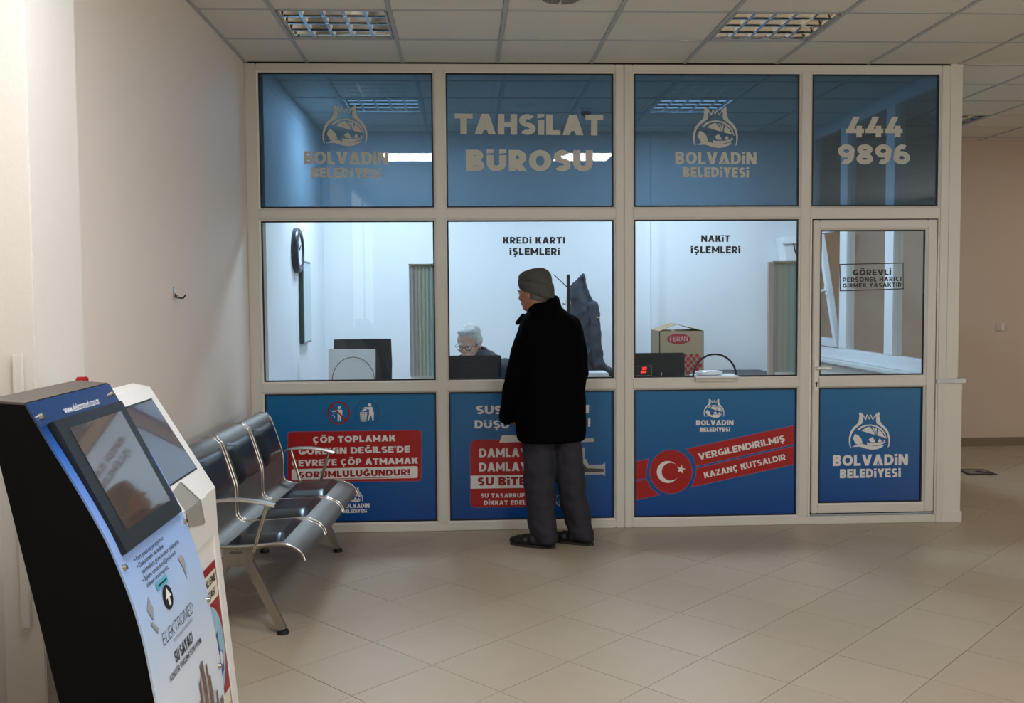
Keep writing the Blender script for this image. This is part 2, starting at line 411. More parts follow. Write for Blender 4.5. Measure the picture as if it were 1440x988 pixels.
EMB = dict(
 left=[(418, 133), (406, 150), (412, 168), (404, 222), (392, 248), (350, 288), (322, 330), (306, 390), (306, 440), (314, 478), (328, 494), (321, 450), (321, 405), (336, 350), (368, 303), (412, 268), (440, 247), (446, 215), (441, 176), (456, 190), (440, 152)],
 arc=[(388, 312), (425, 280), (475, 262), (525, 258), (585, 270), (640, 305), (672, 350), (686, 400), (678, 400), (660, 355), (630, 318), (580, 285), (525, 271), (478, 276), (440, 292), (408, 318)],
 d1=[(432, 322), (475, 292), (512, 280), (535, 305), (556, 335), (562, 362), (500, 343)],
 d2=[(538, 287), (556, 290), (571, 330), (573, 362), (565, 358), (560, 330)],
 d3=[(566, 292), (586, 297), (584, 335), (580, 364), (577, 330)],
 d4=[(604, 306), (640, 340), (668, 390), (590, 370), (592, 340)],
 s1=[(345, 402), (368, 352), (400, 368), (430, 400), (443, 452), (378, 455), (362, 430)],
 t1=[(503, 410), (540, 384), (560, 410), (572, 437), (525, 437)],
 t2=[(596, 437), (602, 415), (618, 398), (632, 420), (634, 437)],
 t3=[(646, 432), (668, 410), (672, 425)],
 b1=[(487, 437), (510, 447), (600, 446), (680, 430), (642, 457), (590, 470), (530, 474), (490, 466)],
 w1=[(336, 484), (400, 454), (450, 456), (500, 470), (550, 478), (600, 474), (664, 460), (640, 487), (590, 507), (540, 512), (480, 502), (420, 482)])
def emblem(name, cx, ytop, hpx, m, parent, off=.0012, py=-.004):
    """pomegranate with a bridge: hpx = height in the photograph from crown tip to base line"""
    k = hpx / 379.; q = MB()
    def pt(x, y): return at(cx + (x - 512) * k, ytop + (y - 133) * k, 1, py) + Vector((0, -off, 0))
    for n_, p in EMB.items():
        q.poly([pt(x, y) for x, y in p])
        if n_ == 'left': q.poly([pt(1024 - x, y) for x, y in p])
    z = [(440, 150), (474, 212), (488, 158), (511, 206), (524, 158), (545, 210), (584, 150)]
    for (x0, y0), (x1, y1) in zip(z[:-1], z[1:]): q.poly([pt(x0 - 4, y0), pt(x0 + 5, y0), pt(x1 + 5, y1), pt(x1 - 4, y1)])
    me = q.mesh(name); fixn(me, (0, -1, 0))
    return link(name, me, m, parent)

# ------------------------------------------------------------------ setting: dimensions
XL, XR, YB, YF, H = .335, 9.0, -10.5, 3.2, 3.0
XOL, YOB = .44, 2.68                       # office: left wall face, back wall face
GX, GY, GS = .7276, .0065, .6              # hall ceiling grid
# floor ------------------------------------------------------------
floor = struct('floor')
box('floor_slab', (XL - .3, YB - .2, -.2), (XR + .2, YF + .3, -.004), M_GROUT, floor)
TA, TB, T0 = Vector((.26901, -.2976)), Vector((.29708, .30193)), Vector((1.85131, -2.11827))
def proj(p):
    d = p - CC; z = d.dot(_fw)
    return (720 + CF * d.dot(CR) / z, 494 - CF * d.dot(CU) / z, z)
def clip(poly, ax, val, keep_low):
    out = []
    for i in range(len(poly)):
        a, b = poly[i - 1], poly[i]
        ia = (a[ax] <= val) == keep_low; ib = (b[ax] <= val) == keep_low
        if ia != ib:
            t = (val - a[ax]) / (b[ax] - a[ax]); out.append(a.lerp(b, t))
        if ib: out.append(b)
    return out
def tile_mesh(poly):
    q = MB(); q.prism([(p.x, p.y, -.006) for p in poly], (0, 0, .006)); return q.mesh('floor_tile')
jn = .0032
shr = [T0 * 0 + TA * a + TB * b for a, b in ((jn, jn), (1 - jn, jn), (1 - jn, 1 - jn), (jn, 1 - jn))]
full_tile = tile_mesh(shr); full_tile.materials.append(M_TILE)
cand = []
for i in range(-30, 40):
    for j in range(-40, 40):
        o = T0 + TA * i + TB * j; c = o + (TA + TB) / 2
        poly = [o + s for s in shr]
        p0_ = poly
        for ax_, v_, lo_ in ((0, XL, False), (1, YF, True), (1, YB, False), (0, XR, True)):
            if len(p0_) > 2: p0_ = clip(p0_, ax_, v_, lo_)
        if len(p0_) < 3: continue
        A_ = clip(p0_, 1, -.03, True); B_ = clip(clip(p0_, 1, -.03, False), 0, 4.98, False) if len(clip(p0_, 1, -.03, False)) > 2 else []
        for p2 in ([p0_] if (len(A_) == 4 and all(p.y <= -.03 for p in p0_)) or all(p.y > -.03 and p.x > 4.98 for p in p0_) else [A_, B_]):
            if len(p2) < 3 or max(p.x for p in p2) - min(p.x for p in p2) < .004: continue
            vis = 0
            if (Vector((c.x, c.y, 0)) - CC).dot(_fw) > .4:
                x, y, z = proj(Vector((c.x, c.y, 0)))
                if -60 < x < 1500 and y < 1040: vis = 1 / z
            cand.append((vis, o, p2, p2 == poly))
cand.sort(key=lambda e: -e[0])
rest = MB()
for n, (vis, o, p2, full) in enumerate(cand):
    if vis > 0 and n < 298:
        if full: t = link('floor_tile', full_tile, None, floor, world=False); t.location = (o.x, o.y, random.uniform(-.0004, .0004))
        else: link('floor_tile', tile_mesh(p2), M_TILE, floor, world=False)
    else: rest.prism([(p.x, p.y, -.006) for p in p2], (0, 0, .006))
rest = rest.build('floor_tile', M_TILE, floor); rest['kind'] = 'stuff'
box('office_floor', (XOL, .03, -.003), (4.9, YOB, .0), M_TILE, floor)

# walls -------------------------------------------------------------
wl = box('wall_left', (XL - .25, YB, 0), (XL, 0.0, H + .3), M_WALL); wl['kind'] = 'structure'
o = box('baseboard_left', (XL, -3.0, 0), (XL + .012, -.04, .075), mat('skirting_tile', '#8b7a64', rough=.4)); o['kind'] = 'structure'
pil = box('trim_1', (XL - .05, -3.52, 0), (.45, -3.14, H + .02), M_PIL, bev=.004); pil['kind'] = 'structure'
cc = box('cable_channel', (.385, -3.532, .55), (.415, -3.52, 1.36), M_PIL, pil, bev=.003)
o = box('wall_back', (XL - .25, YB - .2, 0), (XR + .2, YB, H + .3), M_WALL); o['kind'] = 'structure'
o = box('wall_right', (XR, YB, 0), (XR + .2, YF + .2, H + .3), M_WALLD); o['kind'] = 'structure'
o = box('wall_far', (4.99, YF, 0), (XR, YF + .2, H + .3), M_WALLD); o['kind'] = 'structure'
o = box('baseboard_far', (5.0, YF - .012, 0), (XR, YF, .085), mat('skirting_tile', '#8b7a64', rough=.4)); o['kind'] = 'structure'
o = box('wall_office_left', (XL - .25, .03, 0), (XOL, YOB + .25, H + .3), M_OWALL); o['kind'] = 'structure'
o = box('wall_office_back', (XOL, YOB, 0), (4.99, YOB + .72, H + .3), M_OWALL); o['kind'] = 'structure'
o = box('trim_2', (3.41, YOB - .035, 0), (3.475, YOB, H), M_OWALL, bev=.003); o['kind'] = 'structure'

# ceiling -----------------------------------------------------------
ceil = struct('ceiling', (0, 0, H))
box('ceiling_slab', (XL - .25, YB - .2, H + .2), (XR + .2, YF + .3, H + .35), M_DARK, ceil)
LIGHTS = {}   # cells taken by fixtures: (i, j) in hall grid
def cell(i, j): return GX + GS * i, GY + GS * j
fix_hall = {(0, -2): 'off', (4, -2): 'off', (8, 3): 'off'}
panels = set()
tile_c = MB().box((.014, .014, 0), (GS - .014, GS - .014, .012), .0).mesh('ceiling_tile'); tile_c.materials.append(M_CEIL)
restc = MB()
for i in range(-1, 14):
    for j in range(-18, 6):
        x, y = cell(i, j)
        if (i, j) in fix_hall or (i, j) in panels: continue
        x0, x1 = max(x + .012, XL), min(x + GS - .012, XR); y0, y1 = max(y + .012, YB), min(y + GS - .012, YF)
        if x1 - x0 < .02 or y1 - y0 < .02: continue
        inoff = y + .3 > 0.03 and x + .3 < 4.95
        if inoff: continue
        if y0 < 0 and y1 > -.02 and x < 4.9: y1 = -.02
        px, py_, pz = proj(Vector((x + .3, y + .3, H))) if y > -5 else (0, -999, 1)
        vis = py_ > -70 and px < 1560
        full = x1 - x0 > GS - .03 and y1 - y0 > GS - .03
        if vis and full: t = link('ceiling_tile', tile_c, None, ceil, world=False); t.location = (x, y, 0)
        elif vis: box('ceiling_tile', (x0, y0, H), (x1, y1, H + .012), M_CEIL, ceil)
        else: restc.box((x0, y0, H), (x1, y1, H + .012))
rc_ = restc.build('ceiling_tile', M_CEIL, ceil); rc_['kind'] = 'stuff'
for i in range(0, 14):
    x = GX + GS * i; y1 = -.02 if x < 4.95 else YF
    box('grid_bar', (x - .012, YB, H - .004), (x + .012, y1, H + .02), M_TBAR, ceil)
for j in range(-17, 6):
    y = GY + GS * j
    if y < -.02: box('grid_bar', (XL, y - .012, H - .003), (XR, y + .012, H + .019), M_TBAR, ceil)
    else: box('grid_bar', (4.99, y - .012, H - .003), (XR, y + .012, H + .019), M_TBAR, ceil)
box('wall_angle', (XL, YB, H - .006), (XL + .022, -.02, H + .0), M_TBAR, ceil)
# office ceiling
oc = struct('ceiling_office', (0, 0, H))
OX, OY = .79, .53
ofix = {(0, 1): 1, (4, 1): 1}
for i in range(-1, 7):
    for j in range(-1, 4):
        x, y = OX + GS * i, OY + GS * j
        if (i, j) in ofix: continue
        x0, x1 = max(x + .012, XOL), min(x + GS - .012, 4.9); y0, y1 = max(y + .012, .03), min(y + GS - .012, YOB)
        if x1 - x0 < .02 or y1 - y0 < .02: continue
        if x1 - x0 > GS - .03 and y1 - y0 > GS - .03: t = link('ceiling_tile', tile_c, None, oc, world=False); t.location = (x, y, 0)
        else: box('ceiling_tile', (x0, y0, H), (x1, y1, H + .012), M_CEIL, oc)
for i in range(0, 7): box('grid_bar', (OX + GS * i - .012, .03, H - .004), (OX + GS * i + .012, YOB, H + .02), M_TBAR, oc)
for j in range(0, 4): box('grid_bar', (XOL, OY + GS * j - .012, H - .003), (4.9, OY + GS * j + .012, H + .019), M_TBAR, oc)

# ------------------------------------------------------------------ glazed partition
part = struct('wall_partition')
YFR, YBK = -.03, .03
cols = [(.4191, 1.5136), (1.5972, 2.6683), (2.8021, 3.8781), (3.9634, 4.8005)]
rows = dict(top=(2.0862, 2.9333), mid=(.9818, 2.0034), low=(.0631, .9011))
ZT = 2.988
def member(name, x0, x1, z0, z1): return box(name, (x0, YFR, z0), (x1, YBK, z1), M_UPVC, part, bev=.004)
E = .011                                   # width of the glazing bead round every opening
member('post', XL, .4191 - E, 0, ZT)
member('post', 1.5136 + E, 1.5972 - E, .0631 - E, 2.9333 + E)
member('post', 2.6683 + E, 2.7345, 0, ZT); member('post', 2.7365, 2.8021 - E, 0, ZT)
member('post', 3.8781 + E, 3.9634 - E, .0631 - E, 2.9333 + E)
member('post', 4.8005 + E, 4.868, 0, ZT)
for x0, x1 in ((.4191, 2.6683), (2.8021, 4.8005)): member('rail', x0 - E, x1 + E, 2.9333 + E, ZT)
for k, (x0, x1) in enumerate(cols):
    member('rail', x0 - E, x1 + E, 2.0034 + (E if k < 3 else 0), 2.0862 - E)
    if k < 3: member('rail', x0 - E, x1 + E, .9011 + E, .9818 - E)
member('rail', .4191 - E, 2.6683 + E, 0, .0631 - E); member('rail', 2.8021 - E, 4.8005 + E, 0, .0631 - E)
box('jamb_fillet', (3.9634 - E, -.03, .0631 - E), (3.9636, .03, 2.0034), M_BEAD, part); box('jamb_fillet', (4.8003, -.03, .0631 - E), (4.8005 + E, .03, 2.0034), M_UPVC, part)
box('packing_gap', (XL + .004, -.02, ZT), (4.86, .03, H), M_DARK, part)
def ring(name, x0, x1, z0, z1, w, y0, y1, m, parent, slope=0):
    q = MB(); o_ = [(x0, z0), (x1, z0), (x1, z1), (x0, z1)]; i_ = [(x0 + w, z0 + w), (x1 - w, z0 + w), (x1 - w, z1 - w), (x0 + w, z1 - w)]
    b = q.bm
    A = [b.verts.new((x, y0, z)) for x, z in o_]; B = [b.verts.new((x, y0 + slope, z)) for x, z in i_]
    C = [b.verts.new((x, y1, z)) for x, z in o_]; D = [b.verts.new((x, y1, z)) for x, z in i_]
    for k in range(4):
        n = (k + 1) % 4
        b.faces.new((A[k], A[n], B[n], B[k])); b.faces.new((C[n], C[k], D[k], D[n])); b.faces.new((B[k], B[n], D[n], D[k])); b.faces.new((A[n], A[k], C[k], C[n]))
    return q.build(name, m, parent)
def glazing(parent, x0, x1, z0, z1, bw=.012):
    # bead just outside the measured line, gasket inside it
    ring('glazing_bead', x0 - E, x1 + E, z0 - E, z1 + E, E - .0005, YFR + .0025, .004, M_BEAD, parent, slope=.013)
    ring('gasket', x0 - .001, x1 + .001, z0 - .001, z1 + .001, .0095, -.0135, -.003, M_GASK, parent)
def pane(parent, x0, x1, z0, z1, m, name='glass_pane', notch=None):
    q = MB(); pts = [(x0, z0), (x1, z0), (x1, z1), (x0, z1)]
    if notch:
        cx, r = notch; arcp = [(cx + r * math.cos(a), z0 + r * 1.02 * math.sin(a)) for a in [PI - PI * k / 20 for k in range(21)]]
        pts = [(x0, z0)] + arcp + [(x1, z0), (x1, z1), (x0, z1)]
    q.prism([(x, -.003, z) for x, z in pts], (0, .006, 0))
    return q.build(name, m, parent)
top_panes = []
for x0, x1 in cols:
    z0, z1 = rows['top']; glazing(part, x0, x1, z0, z1); top_panes.append(pane(part, x0, x1, z0, z1, M_FILM)); top_panes[-1]['label'] = 'pane with translucent blue film'
mid_panes = []
for k, (x0, x1) in enumerate(cols[:3]):
    z0, z1 = rows['mid']; glazing(part, x0, x1, z0, z1); mid_panes.append(pane(part, x0, x1, z0, z1, M_GLASS, notch=(3.334, .138) if k == 2 else None))
low = []
for k, (x0, x1) in enumerate(cols[:3]):
    z0, z1 = rows['low']; glazing(part, x0, x1, z0, z1)
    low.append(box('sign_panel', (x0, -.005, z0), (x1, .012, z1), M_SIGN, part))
# door
door = struct('door_1')
DX0, DX1, DZ0, DZ1 = 3.972, 4.792, .074, 1.996
GXa, GXb, GZa, GZb, PZa, PZb = 4.0257, 4.7219, .9818, 1.9319, .1362, .9011
def dm(x0, x1, z0, z1): return box('leaf_frame', (x0, -.036, z0), (x1, .03, z1), M_UPVC, door, bev=.004)
dm(DX0, GXa - E, DZ0, DZ1); dm(GXb + E, DX1, DZ0, DZ1)
dm(GXa - E, GXb + E, GZb + E, DZ1); dm(GXa - E, GXb + E, PZb + E, GZa - E); dm(GXa - E, GXb + E, DZ0, PZa - E)
box('door_gap', (3.9636, -.012, .0635), (4.8003, .02, 2.003), M_DARK, None)
bpy.data.objects['door_gap'].data.name = 'gap'
g_ = bpy.data.objects['door_gap']; bpy.data.objects.remove(g_)
for a, b in (((3.9636, -.014, .0635), (DX0, .02, 2.003)), ((DX1, -.014, .0635), (4.8003, .02, 2.003)), ((DX0, -.014, DZ1), (DX1, .02, 2.003)), ((DX0, -.014, .0635), (DX1, .02, DZ0))):
    box('door_seal', a, b, M_DARK, door)
glazing(door, GXa, GXb, GZa, GZb); glazing(door, GXa, GXb, PZa, PZb)
dpane = pane(door, GXa, GXb, GZa, GZb, M_GLASS)
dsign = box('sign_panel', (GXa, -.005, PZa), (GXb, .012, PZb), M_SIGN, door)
hp = MB().box((3.979, -.049, .882), (4.010, -.036, 1.09), .004).build('handle_plate', M_BEAD, door, smooth=40)
MB().box((3.990, -.0505, .912), (3.999, -.0485, .934)).cyl((3.9945, -.0505, .937), (3.9945, -.0485, .937), .0075).build('keyhole', M_PBLK, hp)
q = MB(); q.cyl((3.997, -.046, 1.036), (3.997, -.075, 1.036), .011); q.tube([(3.997, -.075, 1.036), (4.01, -.082, 1.036), (4.05, -.083, 1.036), (4.08, -.08, 1.035)], [.011, .011, .01, .009], seg=12)
q.build('door_handle', M_BEAD, door, smooth=60)

# lettering on the films ---------------------------------------------
def film_brand(p, x0, x1, dy=0, tx=None):
    pass
L = pletters
def brand(p, X, m, py=-.004, name='lettering'):
    """emblem over the two-line name. X: pixels (cx, emblem top, emblem height, name x0, x1, baseline, cap height, second line x0, x1, baseline, cap height)"""
    emblem('emblem', X[0], X[1], X[2], m, p, py=py)
    L(name, 'BOLVΛDiN', X[3], X[4], X[5], X[6], m, p, yb1=X[5] + X[11], t=.25, gap=.09, py=py)
    L(name, 'BELEDiYESi', X[7], X[8], X[9], X[10], m, p, yb1=X[9] + X[11], t=.26, gap=.1, py=py)
brand(top_panes[0], (485, 147.5, 58, 427, 546, 230.5, 18, 438, 536, 249.5, 14, 1), M_FROST)
brand(top_panes[2], (1006, 150, 58, 949.5, 1063.5, 230.5, 17, 960, 1053, 249, 14, .5), M_FROST)
L('lettering', 'TAHSiLAT', 639.5, 848, 188.5, 29, M_FROST, top_panes[1], yb1=190.5, t=.27, gap=.08)
L('lettering', 'BÜROSU', 655.5, 833.5, 240.5, 30, M_FROST, top_panes[1], yb1=241, t=.29, gap=.1)
L('lettering', '444', 1189.5, 1269, 193, 29, M_FROST, top_panes[3], t=.26, gap=.07)
L('lettering', '9896', 1178, 1279.5, 231, 28, M_FROST, top_panes[3], t=.26, gap=.08)
L('lettering', 'KREDi KARTI', 707.5, 794.5, 342.5, 9.5, M_PBLK, mid_panes[1], t=.25, gap=.13)
L('lettering', 'iŞLEMLERi', 716.5, 787, 358.5, 10, M_PBLK, mid_panes[1], t=.25, gap=.12)
L('lettering', 'NAKiT', 986, 1026.5, 340, 9.5, M_PBLK, mid_panes[2], t=.25, gap=.13)
L('lettering', 'iŞLEMLERi', 971.5, 1041, 356, 10, M_PBLK, mid_panes[2], t=.25, gap=.12)
L('lettering', 'GÖREVLİ', 1199, 1253, 387, 8, M_PBLK, dpane, yb1=386.5, t=.25, gap=.12)
L('lettering', 'PERSONEL HARICI', 1185, 1267.5, 396.5, 6.2, M_PBLK, dpane, yb1=395, t=.24, gap=.16)
L('lettering', 'GIRMEK YASAKTIR', 1185, 1267.5, 404.5, 6, M_PBLK, dpane, yb1=403, t=.24, gap=.16)
fa, fb, fc, fd = [at(x, y, 1, -.0052) for x, y in ((1180.5, 371), (1270.5, 369), (1270.8, 406.5), (1181, 409.5))]
flat('sign_border', [[a, b, b + Vector((0, 0, w)), a + Vector((0, 0, w))] for a, b, w in ((fa, fb, -.006), (fd, fc, .006))] +
     [[a, b, b + Vector((w, 0, 0)), a + Vector((w, 0, 0))] for a, b, w in ((fa, fd, .006), (fb, fc, -.006))], M_PBLK, dpane, (0, -1, 0))

# printed lower panels ------------------------------------------------
PY = -.0052
def pp(pts, off=.0006): return [at(x, y, 1, PY) + Vector((0, -off, 0)) for x, y in pts]
def rrect(x0, y0, x1, y1, r, dy0=0, dy1=0, n=5, cor=(1, 1, 1, 1)):
    """rounded px rectangle whose right side is shifted by dy"""
    P = []
    for (cx, cy, a0), on_ in zip(((x1 - r, y0 + r, -90), (x1 - r, y1 - r, 0), (x0 + r, y1 - r, 90), (x0 + r, y0 + r, 180)), cor):
        if on_:
            for k in range(n + 1):
                a = math.radians(a0 + 90 * k / n); P.append((cx + r * math.cos(a), cy + r * math.sin(a)))
        else:
            P.append((x1 if a0 in (-90, 0) else x0, y0 if a0 in (-90, 180) else y1))
    return [(x, y + (dy0 if y < (y0 + y1) / 2 else dy1) * (x - x0) / (x1 - x0)) for x, y in P]
def circ(cx, cy, rx, ry=None, n=28, a0=0, a1=360): 
    ry = ry or rx
    return [(cx + rx * math.cos(math.radians(a0 + (a1 - a0) * k / n)), cy + ry * math.sin(math.radians(a0 + (a1 - a0) * k / n))) for k in range(n if a1 - a0 == 360 else n + 1)]
def annulus(cx, cy, r0, r1, n=28, off=.0008):
    A = pp(circ(cx, cy, r1, n=n), off); B = pp(circ(cx, cy, r0, n=n), off)
    return [[A[k], A[(k + 1) % n], B[(k + 1) % n], B[k]] for k in range(n)]
NY = (0, -1, 0)
s1 = low[0]
flat('banner_outline', [pp(rrect(404.4, 606.6, 592.6, 677.8, 5, -2.5, -1.5), .0004)], M_REDP, s1, NY)
flat('red_banner', [pp(rrect(405.2, 607.5, 591.8, 677, 4.5, -2.5, -1.5), .0007)], M_RED, s1, NY)
flat('white_strip', [pp(rrect(410, 659.5, 587.5, 675.2, 3, -4.5, -3.5), .001)], M_WHITE, s1, NY)
L('lettering', 'ÇÖP TOPLAMAK', 440, 556, 622.5, 8.8, M_WHITE, s1, yb1=620, t=.25, py=PY, off=.0013)
L('lettering', "GÖREViN DEĞiLSE'DE", 420, 576.5, 639, 9, M_WHITE, s1, yb1=635.5, t=.25, py=PY, off=.0013)
L('lettering', 'ÇEVREYE ÇÖP ATMAMAK', 410, 587.5, 655.5, 9, M_WHITE, s1, yb1=651.5, t=.25, py=PY, off=.0013)
L('lettering', 'SORUMLULUĞUNDUR!', 420, 576.5, 671.8, 8.8, M_REDT, s1, yb1=667.8, t=.26, py=PY, off=.0016)
flat('underline', [pp([(420, 674), (577, 669.6), (577, 670.4), (420, 674.8)], .0016)], M_REDT, s1, NY)
# no-littering and bin pictograms
flat('prohibition_ring', annulus(476.2, 580.5, 14, 16.2) + [pp([(465.5, 570.6), (467, 569), (488.5, 591.2), (487, 592.8)], .0016)], M_REDT, s1, NY)
def fig(pts, off=.0012): return pp(pts, off)
flat('pictogram', [fig(circ(477.3, 572.8, 2, n=12)), fig([(473.5, 575.8), (481.3, 575.8), (481.3, 584.5), (479.8, 584.5), (479.6, 592), (477.8, 592), (477.5, 584.5), (476.6, 592), (474.8, 592), (474.8, 578.5), (468.8, 578.8), (468.8, 577)]),
     fig(circ(469.5, 581, .9, n=6)), fig(circ(468, 584, .9, n=6)), fig(circ(470.3, 586, .9, n=6)), fig(circ(467.5, 578.5, .8, n=6))], M_WHITE, s1, NY)
flat('pictogram_ring', annulus(516.4, 580, 16, 17), mat('print_navy', '#123a6e', rough=.4), s1, NY)
bn = [fig(circ(519.8, 568.8, 2.3, n=12)), fig([(517.5, 572), (523, 571.5), (525.8, 580), (525.2, 591.5), (523.8, 591.5), (522, 583), (518.3, 591.5), (516.7, 591), (519, 582.5), (519, 575.5), (511.5, 573.8), (511.7, 572.4)]),
      fig([(507.5, 578.4), (511.5, 574.4), (516, 575.2), (514.5, 577.6)])]
for k in range(5): bn.append(fig([(506.2 + k * 2.3 + .0, 579.5), (507.3 + k * 2.3, 579.5), (508 + k * 1.75, 592), (507.1 + k * 1.75, 592)]))
for k in range(5): bn.append(fig([(506 + k * .3, 579.3 + k * 3), (516.6 - k * .4, 579.3 + k * 3), (516.5 - k * .4, 580.4 + k * 3), (506.2 + k * .3, 580.4 + k * 3)]))
flat('pictogram', bn, M_WHITE, s1, NY)
brand(s1, (498.5, 684.5, 21.5, 481.5, 519.7, 714.2, 6.2, 482.3, 515.8, 720.9, 4.6, -.6), M_WHITE, py=PY)

s2 = low[1]
L('lettering', 'SUS', 669.5, 706, 582, 12, M_WHITE, s2, t=.25, py=PY)
L('lettering', 'DÜŞÜ', 667.5, 716, 602, 11.5, M_WHITE, s2, t=.25, py=PY)
L('lettering', 'I', 824, 828, 580.5, 11.5, M_WHITE, s2, t=.25, py=PY)
L('lettering', '!', 827, 830, 599.5, 11.5, M_WHITE, s2, t=.3, py=PY)
flat('banner_outline', [pp(rrect(661, 618, 770, 713.8, 8, -1, -1.5), .0004)], M_REDP, s2, NY)
flat('red_banner', [pp(rrect(661.8, 618.8, 769.2, 713, 7.5, -1, -1.5), .0007)], M_RED, s2, NY)
flat('white_strip', [pp([(661.8, 668.5), (769.2, 667), (769.2, 685), (661.8, 686.8)], .001)], M_WHITE, s2, NY)
flat('paper_tape', [pp([(706, 612), (740, 611.5), (744, 621), (702, 622)], .0014)], M_WHITE, s2, NY)
L('lettering', 'DAMLAYA', 674, 754, 642.5, 12, M_WHITE, s2, yb1=641.5, t=.25, py=PY, off=.0014)
L('lettering', 'DAMLAYA', 674, 754, 662.5, 12, M_WHITE, s2, yb1=661.5, t=.25, py=PY, off=.0014)
L('lettering', 'SU BiTER', 671.5, 751, 682.5, 11.5, M_REDT, s2, yb1=681.5, t=.27, py=PY, off=.0016)
L('lettering', 'SU TASARRUFUNA', 676, 757, 699.5, 6, M_WHITE, s2, yb1=698.8, t=.24, gap=.14, py=PY, off=.0014)
L('lettering', 'DİKKAT EDELİM', 680.5, 750, 709.8, 6.2, M_WHITE, s2, yb1=709, t=.24, gap=.14, py=PY, off=.0014)
M_TAP1 = mat('print_silver', '#a9adb0', rough=.35); M_TAP2 = mat('print_steel_dark', '#3c3f44', rough=.35)
flat('tap_picture', [pp([(812, 617), (835, 615.5), (835.5, 621), (812, 621.5)]), pp([(811, 621), (818.5, 621), (818.5, 630), (811, 630)]), pp([(809, 629), (822, 629), (822, 646), (809, 646)]), pp([(811, 645), (824, 645), (828, 653), (847, 653), (851, 650), (851, 669), (847, 666.5), (812, 668)])], M_TAP1, s2, NY, label='printed silver water tap')
flat('tap_shading', [pp([(815, 621), (818, 621), (818.5, 650), (826, 658), (849, 659), (849, 663), (820, 664), (814.5, 652)], .0011)], M_TAP2, s2, NY)
flat('drop_ring', annulus(790, 703, 7.5, 9), M_TAP1, s2, NY)
flat('drop', [pp(circ(790, 704, 5, 6, n=14), .001)], mat('print_teal', '#2f7f9e', rough=.4), s2, NY)

s3 = low[2]
brand(s3, (1004, 560.5, 26.5, 978.8, 1031.3, 597.8, 7.4, 984, 1026.6, 606.8, 6, -.3), M_WHITE, py=PY)
# crescent and star medallion with two ribbons
def ln(x, x0, y0, x1, y1): return y0 + (y1 - y0) * (x - x0) / (x1 - x0)
cx, cy = 943.5, 663
def ribbon(off):
    # upper ribbon right: top edge (966,631)-(1116.5,598.8); bottom (980,654.5)-(1116.5,623.4); lower ribbon beneath
    return [pp([(966, 631.3), (1116.6, 598.6), (1116.6, 623.6), (979.5, 654.6), (975.5, 642)], off), pp([(979.8, 658.8), (1116.6, 627.6), (1116.6, 651.8), (973.5, 684), (978.5, 671)], off),
            pp([(894.3, 649.2), (911.5, 645.6), (908.4, 659), (908.4, 671), (894.3, 674)], off), pp([(894.3, 677.2), (909.2, 674.2), (914, 686), (926.5, 695.3), (894.3, 702.3)], off)]
flat('ribbon_outline', [pp([(x + dx, y + dy) for x, y in p], .0003) for p, dx, dy in (([(964.2, 630.6), (1116.8, 597.4), (1116.8, 624.8), (979, 655.9), (974.5, 642)], 0, 0), ([(979, 657.6), (1116.8, 626.4), (1116.8, 653), (971.6, 685.2), (977.5, 671)], 0, 0), ([(894.2, 648), (913, 644.2), (909.6, 659), (909.6, 672), (894.2, 675.2)], 0, 0), ([(894.2, 676), (909.8, 673), (915, 685.2), (929.4, 695.6), (894.2, 703.6)], 0, 0))], M_REDP, s3, NY)
flat('red_ribbon', ribbon(.0007), M_RED, s3, NY)
flat('medallion_outline', [pp(circ(cx, cy, 30.2, 31.2, n=40), .0007)], M_REDP, s3, NY)
flat('medallion', [pp(circ(cx, cy, 29.2, 30.2, n=40), .001)], M_RED, s3, NY)
cr_o = circ(939, 663.3, 15.4, 15.4, n=24, a0=40, a1=320); cr_i = circ(943, 662.9, 12.5, 12.5, n=24, a0=322, a1=38)
flat('crescent', [[pp([cr_o[k]], .0014)[0], pp([cr_o[k + 1]], .0014)[0], pp([cr_i[23 - k]], .0014)[0], pp([cr_i[24 - k]], .0014)[0]] for k in range(24)], M_WHITE, s3, NY)
st = [(957.5 + (6.6 if k % 2 == 0 else 2.6) * math.cos(math.radians(-78 + 36 * k)), 659.5 + (6.6 if k % 2 == 0 else 2.6) * math.sin(math.radians(-78 + 36 * k))) for k in range(10)]
flat('star', [pp(st, .0014)], M_WHITE, s3, NY)
for s_, x0, y0, x1, y1, hp_ in (('VERGiLENDiRiLMiŞ', 983, 646.5, 1104, 620.5, 9.2), ('KAZANÇ KUTSALDIR', 991, 672.2, 1105, 646, 8.4)):
    A = at(x0, y0, 1, PY); B = at(x1, y1, 1, PY); hh = (at(x0, y0 - hp_, 1, PY) - A).length
    letters('lettering', s_, A, B, hh, (0, -1, 0), M_WHITE, s3, t=.23, gap=.1, off=.0014)
brand(dsign, (1222.5, 579, 53, 1171, 1276.5, 655, 15.5, 1181, 1266.5, 672, 12.5, -1.5), M_WHITE, py=PY)

